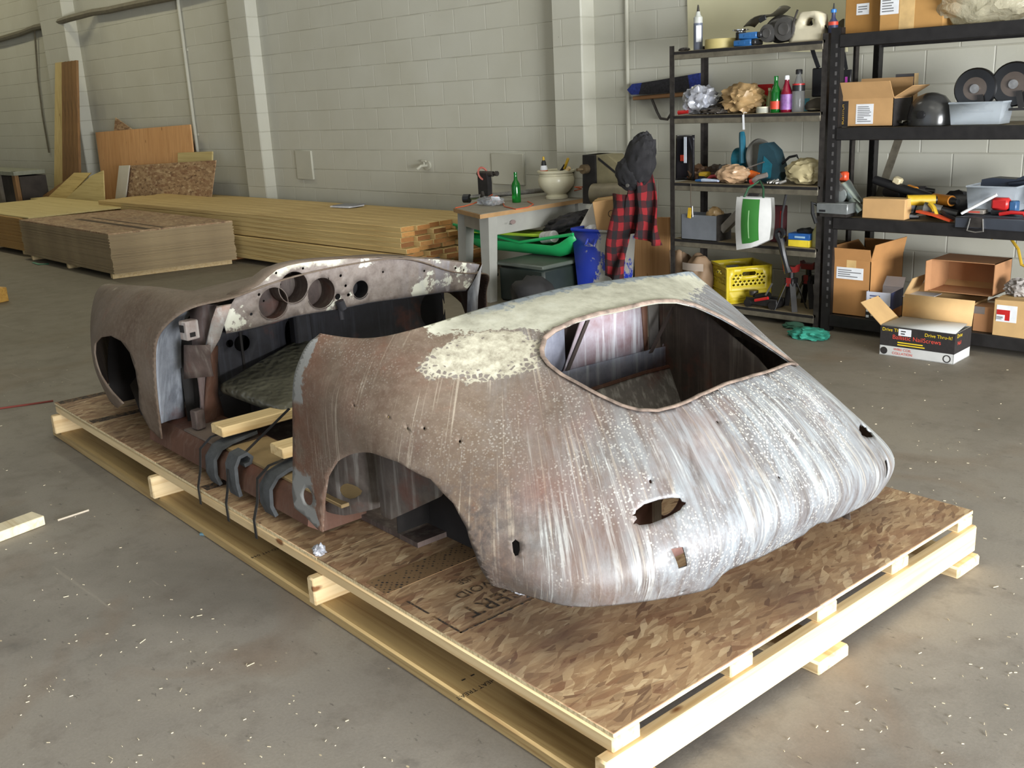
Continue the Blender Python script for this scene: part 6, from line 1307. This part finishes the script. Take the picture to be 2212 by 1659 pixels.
o = thing('grinder_tool', 'grey and yellow grinder head in the middle of the right tools shelf', 'grinder', on(2012, 445, T, 5.66)); MB().cyl((-.04, 0, .06), (.05, .02, .05), .038, .03, 16).build('head', flat('grey cast tool', (112, 110, 106), .4, .4), o); MB().tube([(.0, -.02, .09), (.03, -.04, .07), (.05, -.045, .03)], .014).build('collar', YELLOW, o); MB().cyl((.05, .02, .05), (.13, .04, .03), .024).build('grip', BLACKPL, o)
tag(MB().blob(on(2070, 430, T + .07, 5.86), (.08, .06, .07), 33, .4, 2.6, 3, None, -.95, True).build('tool_bag', BLACKPL, org=on(2070, 440, T, 5.86)), 'black tool bag at the back of the right tools shelf', 'bag')
o = thing('tool_case', 'dark blue moulded tool case at the back of the right tools shelf', 'case', on(2178, 420, T, 5.90)); NV = flat('dark navy plastic', (42, 48, 60), .45, 0, .1, 8)
MB().prism([(-.15, 0), (.2, 0), (.2, .25), (.13, .255), (.05, .215), (-.07, .22), (-.13, .21)], .10, Matrix.Translation((0, .05, 0)) @ Matrix.Rotation(PI / 2, 4, 'X')).build('case_body', NV, o); MB().tube([(.02, -.056, .19), (.09, -.058, .20), (.15, -.056, .22)], .010).build('handle', NV, o)
o = thing('clear_bin', 'clear plastic bin above the open tool case on the right tools shelf', 'bin', on(2155, 420, T + .055, 5.76)); tub(o, wid(2098, 2206, 420, 5.72) / 2, .10, .135, CB)
o = thing('tool_case', 'open black tool case with metal latch hanging over the right tools shelf edge', 'case', on(2150, 470, T, 5.60))
MB().b2((-.19, -.06, -.022), (.24, -.018, .04), bev=.006).build('lid', flat('dark grey case', (50, 54, 62), .45, 0, .12, 10), o); MB().b2((-.17, -.0, 0), (.24, .14, .045), bev=.006).build('tray', flat('dark grey case', (50, 54, 62), .45), o)
MB().tube([(-.105, -.064, .035), (-.115, -.072, -.03), (-.07, -.074, -.036), (-.03, -.072, -.03), (-.04, -.064, .035)], .004).build('latch', STEEL, o); MB().b2((-.105, -.067, -.012), (-.04, -.061, .042)).build('latch_plate', DARKMETAL, o)
o = thing('battery_pack', 'red battery pack standing in the open tool case', 'battery', on(2163, 440, T + .052, 5.655)); MB().b2((-.045, -.03, .02), (.045, .03, .085), bev=.012).build('pack', RED, o); MB().b2((-.04, -.028, 0), (.04, .028, .02)).build('base', BLACKPL, o); MB().b2((.046, -.02, .005), (.085, .03, .07), bev=.006).build('blue_cap', flat('mid blue plastic', (48, 84, 124), .4), o)
o = thing('red_handle_tool', 'red handled tool lying in the open tool case near the right edge', 'pliers', on(2185, 458, T + .055, 5.61)); MB().tube([(-.06, 0, .0), (0, 0, .012), (.06, 0, .010), (.075, 0, -.01)], .010).build('handle', RED, o)
o = thing('white_rod', 'white plastic rod leaning over the right tools shelf', 'rod', on(2114, 430, T + .05, 5.60)); MB().cyl((-.085, 0, .0), (.085, .02, .105), .008).build('rod', WHITEP, o)
o = thing('parts_tray', 'grey tray with small red parts in the open tool case', 'tray', on(2110, 455, T + .048, 5.655)); MB().b2((-.05, -.035, 0), (.05, .035, .022), bev=.003).build('tray_body', flat('warm grey tray', (118, 112, 104), .5), o); MB().b2((-.03, -.036, .006), (.03, -.0345, .016)).build('red_parts', flat('dull red', (170, 74, 62), .5), o)
# bottom tier
T = RT[0]
w_ = wid(1797, 1866, 620, 5.62)
o = carton('cardboard_box', 'tall open cardboard box with shipping label at the left of the right bottom shelf', onf(1836, 640, T, 5.60, .42), (w_ + .04, .42, .335), -.0, card('orange carton', (170, 122, 72)), {'f': (8, .07), 'r': (12, .10), 'b': (-20, .08), 'l': (40, .08)})
hw2 = (w_ + .04) / 2; wlab(o, (-hw2 + .03, .22), (hw2 - .045, .29), -.21, 4, 8); patch(o, 'tape', (-.03, .25), (.03, .335), flat('packing tape', (186, 150, 100), .3), -.2095)
o = carton('cardboard_box', 'small white and black printed box on the right bottom shelf', onf(1893, 660, T, 5.575, .20), (.145, .20, .165), .1, flat('white printed carton', (190, 192, 204), .6, 0, .05, 9), {'b': (40, .07)})
patch(o, 'black_panel', (-.072, 0), (.072, .085), INK, -.10); patch(o, 'picture', (-.04, .02), (.065, .082), flat('cream print', (206, 194, 162), .6), -.1012); lines(o, -.068, -.045, .0, .07, 2, -.1012, WHITEP, 3); MB().b2((.0712, -.09, 0), (.0735, .1, .06)).build('orange_panel', flat('amber print', (190, 116, 34), .6), o); MB().b2((.0712, -.1, .06), (.0735, .1, .165)).build('blue_panel', flat('navy print', (64, 72, 110), .6), o); lines(o, -.05, .05, .1, .15, 3, -.1, flat('navy print', (64, 72, 110), .6), 4)
# long box resting on the floor box and shelf front
o = carton('cardboard_box', 'long cardboard box lying along the front of the right bottom shelf', onf(2022, 680, T, 5.60, .20), (wid(1945, 2098, 680, 5.62), .20, .15), .0, card('light carton', (188, 154, 106)), {'b': (62, .36), 'l': (-25, .12)})
MB().b2((-.2, -.10, .1505), (-.05, .08, .1525)).build('white_flap', WHITEP, o)
o = carton('cardboard_box', 'open cardboard box lying on its side on the right bottom shelf', on(2112, 620, T + .155, 5.80), (wid(2040, 2180, 610, 5.75), .18, .24), -.0, card('brown carton', (164, 118, 80)), {'l': (12, .05), 'f': (-8, .02)}, rot=(PI / 2, 0, 0))
o.location = on(2112, 620, T + .165 + .11, 5.92)
o = carton('cardboard_box', 'cardboard box beneath the open one on the right bottom shelf', onf(2130, 690, T, 5.60, .30), (.14, .30, .14), 0, card('brown carton'), closed=True); patch(o, 'tape', (-.07, .10), (-.01, .14), flat('grey tape', (120, 112, 108), .4), -.15)
o = carton('cardboard_box', 'cardboard box with red and white label at the right edge of the bottom shelf', onf(2200, 690, T, 5.56, .20), (.26, .20, .20), 0, CARDL, closed=True)
patch(o, 'label', (-.115, .08), (-.01, .17), WHITEP, -.10); patch(o, 'red_panel', (-.113, .088), (-.045, .145), RED, -.1012); patch(o, 'white_panel', (-.113, .088), (-.07, .118), WHITEP, -.1022); lines(o, -.11, -.075, .092, .11, 3, -.1032, INK, 6)
cord('yellow cable arching above the box at the right edge of the bottom shelf', [on(2135, 600, .58, 5.86), on(2150, 570, .60, 5.85), on(2178, 568, .595, 5.82), on(2195, 590, .54, 5.80), on(2203, 612, .46, 5.78), on(2215, 612, .45, 5.78), on(2235, 620, .44, 5.78)], .008, flat('yellow cable', (186, 150, 44), .5), 'power_cable', None)
tag(MB().blob(on(2204, 625, T + .24, 5.72), (.07, .06, .045), 41, .45, 2.8, 4, None, None, True).build('paper_wad', flat('crumpled grey paper', (146, 140, 136), .8), org=on(2204, 630, T + .20, 5.72)), 'crumpled paper on top of the right edge box', 'paper')
# ------------------------------------------------------------------ on the floor
fa, fb = atZ(1899, 772, 0), atZ(2070, 781, 0); ang = .02; fw = .405; fa = Vector((-2.49, 5.225, 0)); fb = fa + Vector((fw * math.cos(ang), fw * math.sin(ang), 0))
o = carton('cardboard_box', 'open black yellow and white printed box on the floor before the right shelf', (fa + fb) / 2 + Vector((-math.sin(ang), math.cos(ang), 0)) * .11, (fw, .22, .165), ang, flat('white inside carton', (186, 186, 184), .6, 0, .05, 9), {'l': (48, .17)})
patch(o, 'black_panel', (-fw / 2, .055), (fw / 2, .165), INK, -.11); YP = flat('yellow print', (222, 190, 40), .6); RP = flat('red print', (206, 74, 60), .6); PW = flat('white printed carton', (190, 192, 204), .6)
text_on(o, 'Drive Thru-It!', .026, -fw / 2 + .085, .138, -.1125, YP); text_on(o, 'Drive Thru-It!', .026, fw / 2 - .085, .132, -.1125, YP)
text_on(o, 'Ballistic NailScrews', .034, -.0, .098, -.1125, RP); lines(o, -fw / 2 + .1, fw / 2 - .13, .062, .088, 2, -.1115, YP, 5)
patch(o, 'label', (-.10, .120), (-.03, .158), WHITEP, -.1115); lines(o, -.085, -.045, .125, .152, 2, -.1125, INK, 7)
text_on(o, 'WIRE COIL', .020, -fw / 2 + .13, .034, -.1125, RP); text_on(o, 'COLLATION', .020, -fw / 2 + .13, .012, -.1125, RP)
for cx_ in (-fw / 2 + .025, fw / 2 - .035): MB().lathe([(.016, 0), (.021, 0), (.021, .001), (.016, .001), (.016, 0)] if cx_ > 0 else [(.001, .001), (.020, .001), (.020, 0)], 20, Matrix.Translation((cx_, -.1105, .026)) @ Matrix.Rotation(PI / 2, 4, 'X')).build('print', INK, o)
MB().b2((fw / 2 - .0003, -.11, .055), (fw / 2 + .0012, .11, .165)).build('black_panel', INK, o)
for z_, m_, s_ in ((.138, YP, 'Drive'), (.098, RP, 'Nail')): mtext(s_, .03, m_, o, Matrix.Translation((fw / 2 + .0018, -.05, z_)) @ Matrix.Rotation(PI / 2, 4, 'Z') @ Matrix.Rotation(PI / 2, 4, 'X'), 'print')
for ch_ in o.children:
    if ch_.name.startswith('flap'): ch_.data.materials.clear(); ch_.data.materials.append(CARDL)
m = MB(); a_, b_ = (-fw / 2 + .004, -.106), (fw / 2 - .01, .106); m.face([(-fw / 2, -.108, .166), (fw / 2, -.108, .166), (fw / 2 - .02, .10, .176), (-fw / 2 + .03, .10, .176)]); m.build('lid_flap', flat('grey white lid', (176, 176, 174), .6, 0, .04, 9), o, solid=.003)
m = MB(); m.face([(-fw / 2 + .02, .112, .165), (fw / 2, .112, .165), (fw / 2, .135, .30), (-fw / 2 + .02, .135, .30)]); m.build('back_flap', CARDL, o, solid=.004)
o = tag(MB().blob(atZ(1748, 722, .02), (.11, .085, .035), 44, .4, 2.2, 4, None, -.6, True).build('green_glove', flat('teal green cloth', (36, 122, 104), .8, 0, .2, 14, .2), org=atZ(1748, 722, 0)), 'crumpled teal green glove on the floor before the shelves', 'glove')
o = tag(MB().blob(atZ(1715, 703, .015), (.07, .05, .02), 45, .4, 2.2, 3).build('green_rag', flat('dark green cloth', (52, 92, 76), .9, 0, .2, 14), org=atZ(1715, 703, 0)), 'small dark green rag on the floor behind the teal glove', 'rag')
def scrap(px, py, d, rz, label, mat=PINEX, name='timber_offcut'):
    p = atZ(px, py, 0); return tag(MB().box((p.x, p.y, d[2] / 2 + .001), d, (0, 0, rz), .003).build(name, mat, org=(p.x, p.y, 0)), label, 'offcut')
a_, b_ = atZ(6, 1163, 0), atZ(88, 1132, 0); rz_ = math.atan2(b_.y - a_.y, b_.x - a_.x)
scrap(26, 1152, (.22, .085, .038), rz_, 'pale timber offcut lying on the floor at the left edge of the view', pine('bleached offcut', (226, 214, 184), (196, 178, 140), 0))
scrap(-6, 652, (.16, .12, .12), .2, 'yellow timber block on the floor at the far left edge', pine('amber block', (216, 168, 84), (180, 132, 60), 0))
a_, b_ = atZ(125, 1126, 0), atZ(192, 1104, 0)
tag(MB().cyl((a_.x, a_.y, .004), (b_.x, b_.y, .004), .004, n=6).build('thin_stick', flat('pale stick', (190, 178, 160), .7), org=a_), 'thin pale stick lying on the floor left of the pallet', 'stick')
p = atZ(443, 1156, 0); tag(MB().box((p.x, p.y, .006), (.035, .02, .01), (0, 0, .6), .002).build('plastic_scrap', flat('blue grey plastic', (86, 116, 128), .5), org=p), 'small blue grey plastic scrap beside the pallet runner', 'scrap')
tag(MB().tube([atZ(-20, 885, .004), atZ(60, 874, .004), atZ(115, 866, .004)], .006, 6).build('red_line', flat('red cord', (120, 50, 40), .7), org=atZ(60, 874, .004)), 'thin red cord on the floor beyond the far pallet corner', 'cord')
tag(MB().tube([atZ(72, 567, .004), atZ(85, 571, .006), atZ(105, 570, .004)], .018, 6, .4).build('green_tie', flat('green strapping', (40, 110, 84), .5), org=atZ(80, 570, 0)), 'green strapping on the floor at the corner of the board stacks', 'strap')
tag(MB().blob(PM @ Vector((.02, 1.235, .19)), (.018, .018, .02), 51, .5, 4, 3).build('foil_wad', SIL, org=PM @ Vector((.02, 1.235, .178))), 'bit of silver foil on the pallet under the quarter panel tip', 'foil')
p = pZ(683, 1197, .178); tag(MB().blob(PM @ Vector((max(p.x, .02), p.y, .19)), (.02, .016, .014), 52, .5, 4, 3).build('foil_wad', SIL, org=PM @ Vector((max(p.x, .02), p.y, .178))), 'bit of silver foil on the edge of the pallet deck', 'foil')
p = pZ(1122, 1280, .178); tag(MB().blob(PM @ Vector((p.x, p.y, .19)), (.026, .018, .013), 53, .5, 4, 3).build('foil_wad', SIL, org=PM @ Vector((p.x, p.y, .178))), 'bit of silver foil on the deck under the tail corner', 'foil')
# wood shavings and splinters scattered on the floor, too many to count
r = random.Random(12); m = MB(); k = 0
while k < 300:
    px, py = r.uniform(0, 2212), r.uniform(780, 1659)
    if 100 < px and py < 820 and px < 1600: continue
    p = atZ(px, py, .003); q = PMI @ p
    if -.25 < q.x < 1.75 and -.12 < q.y < 3.8: continue
    l = r.uniform(.003, .010) * (1.0 if k % 11 else 2.4); a = r.uniform(0, PI); w_ = r.uniform(.0008, .0022)
    m.box((p.x, p.y, .002), (l, w_, .002), (r.uniform(-.2, .2), r.uniform(-.1, .1), a)); k += 1
tag(m.build('wood_shavings', flat('pale wood shavings', (196, 184, 158), .8)), 'pale wood splinters and shavings scattered over the concrete floor', 'shavings', kind='stuff')
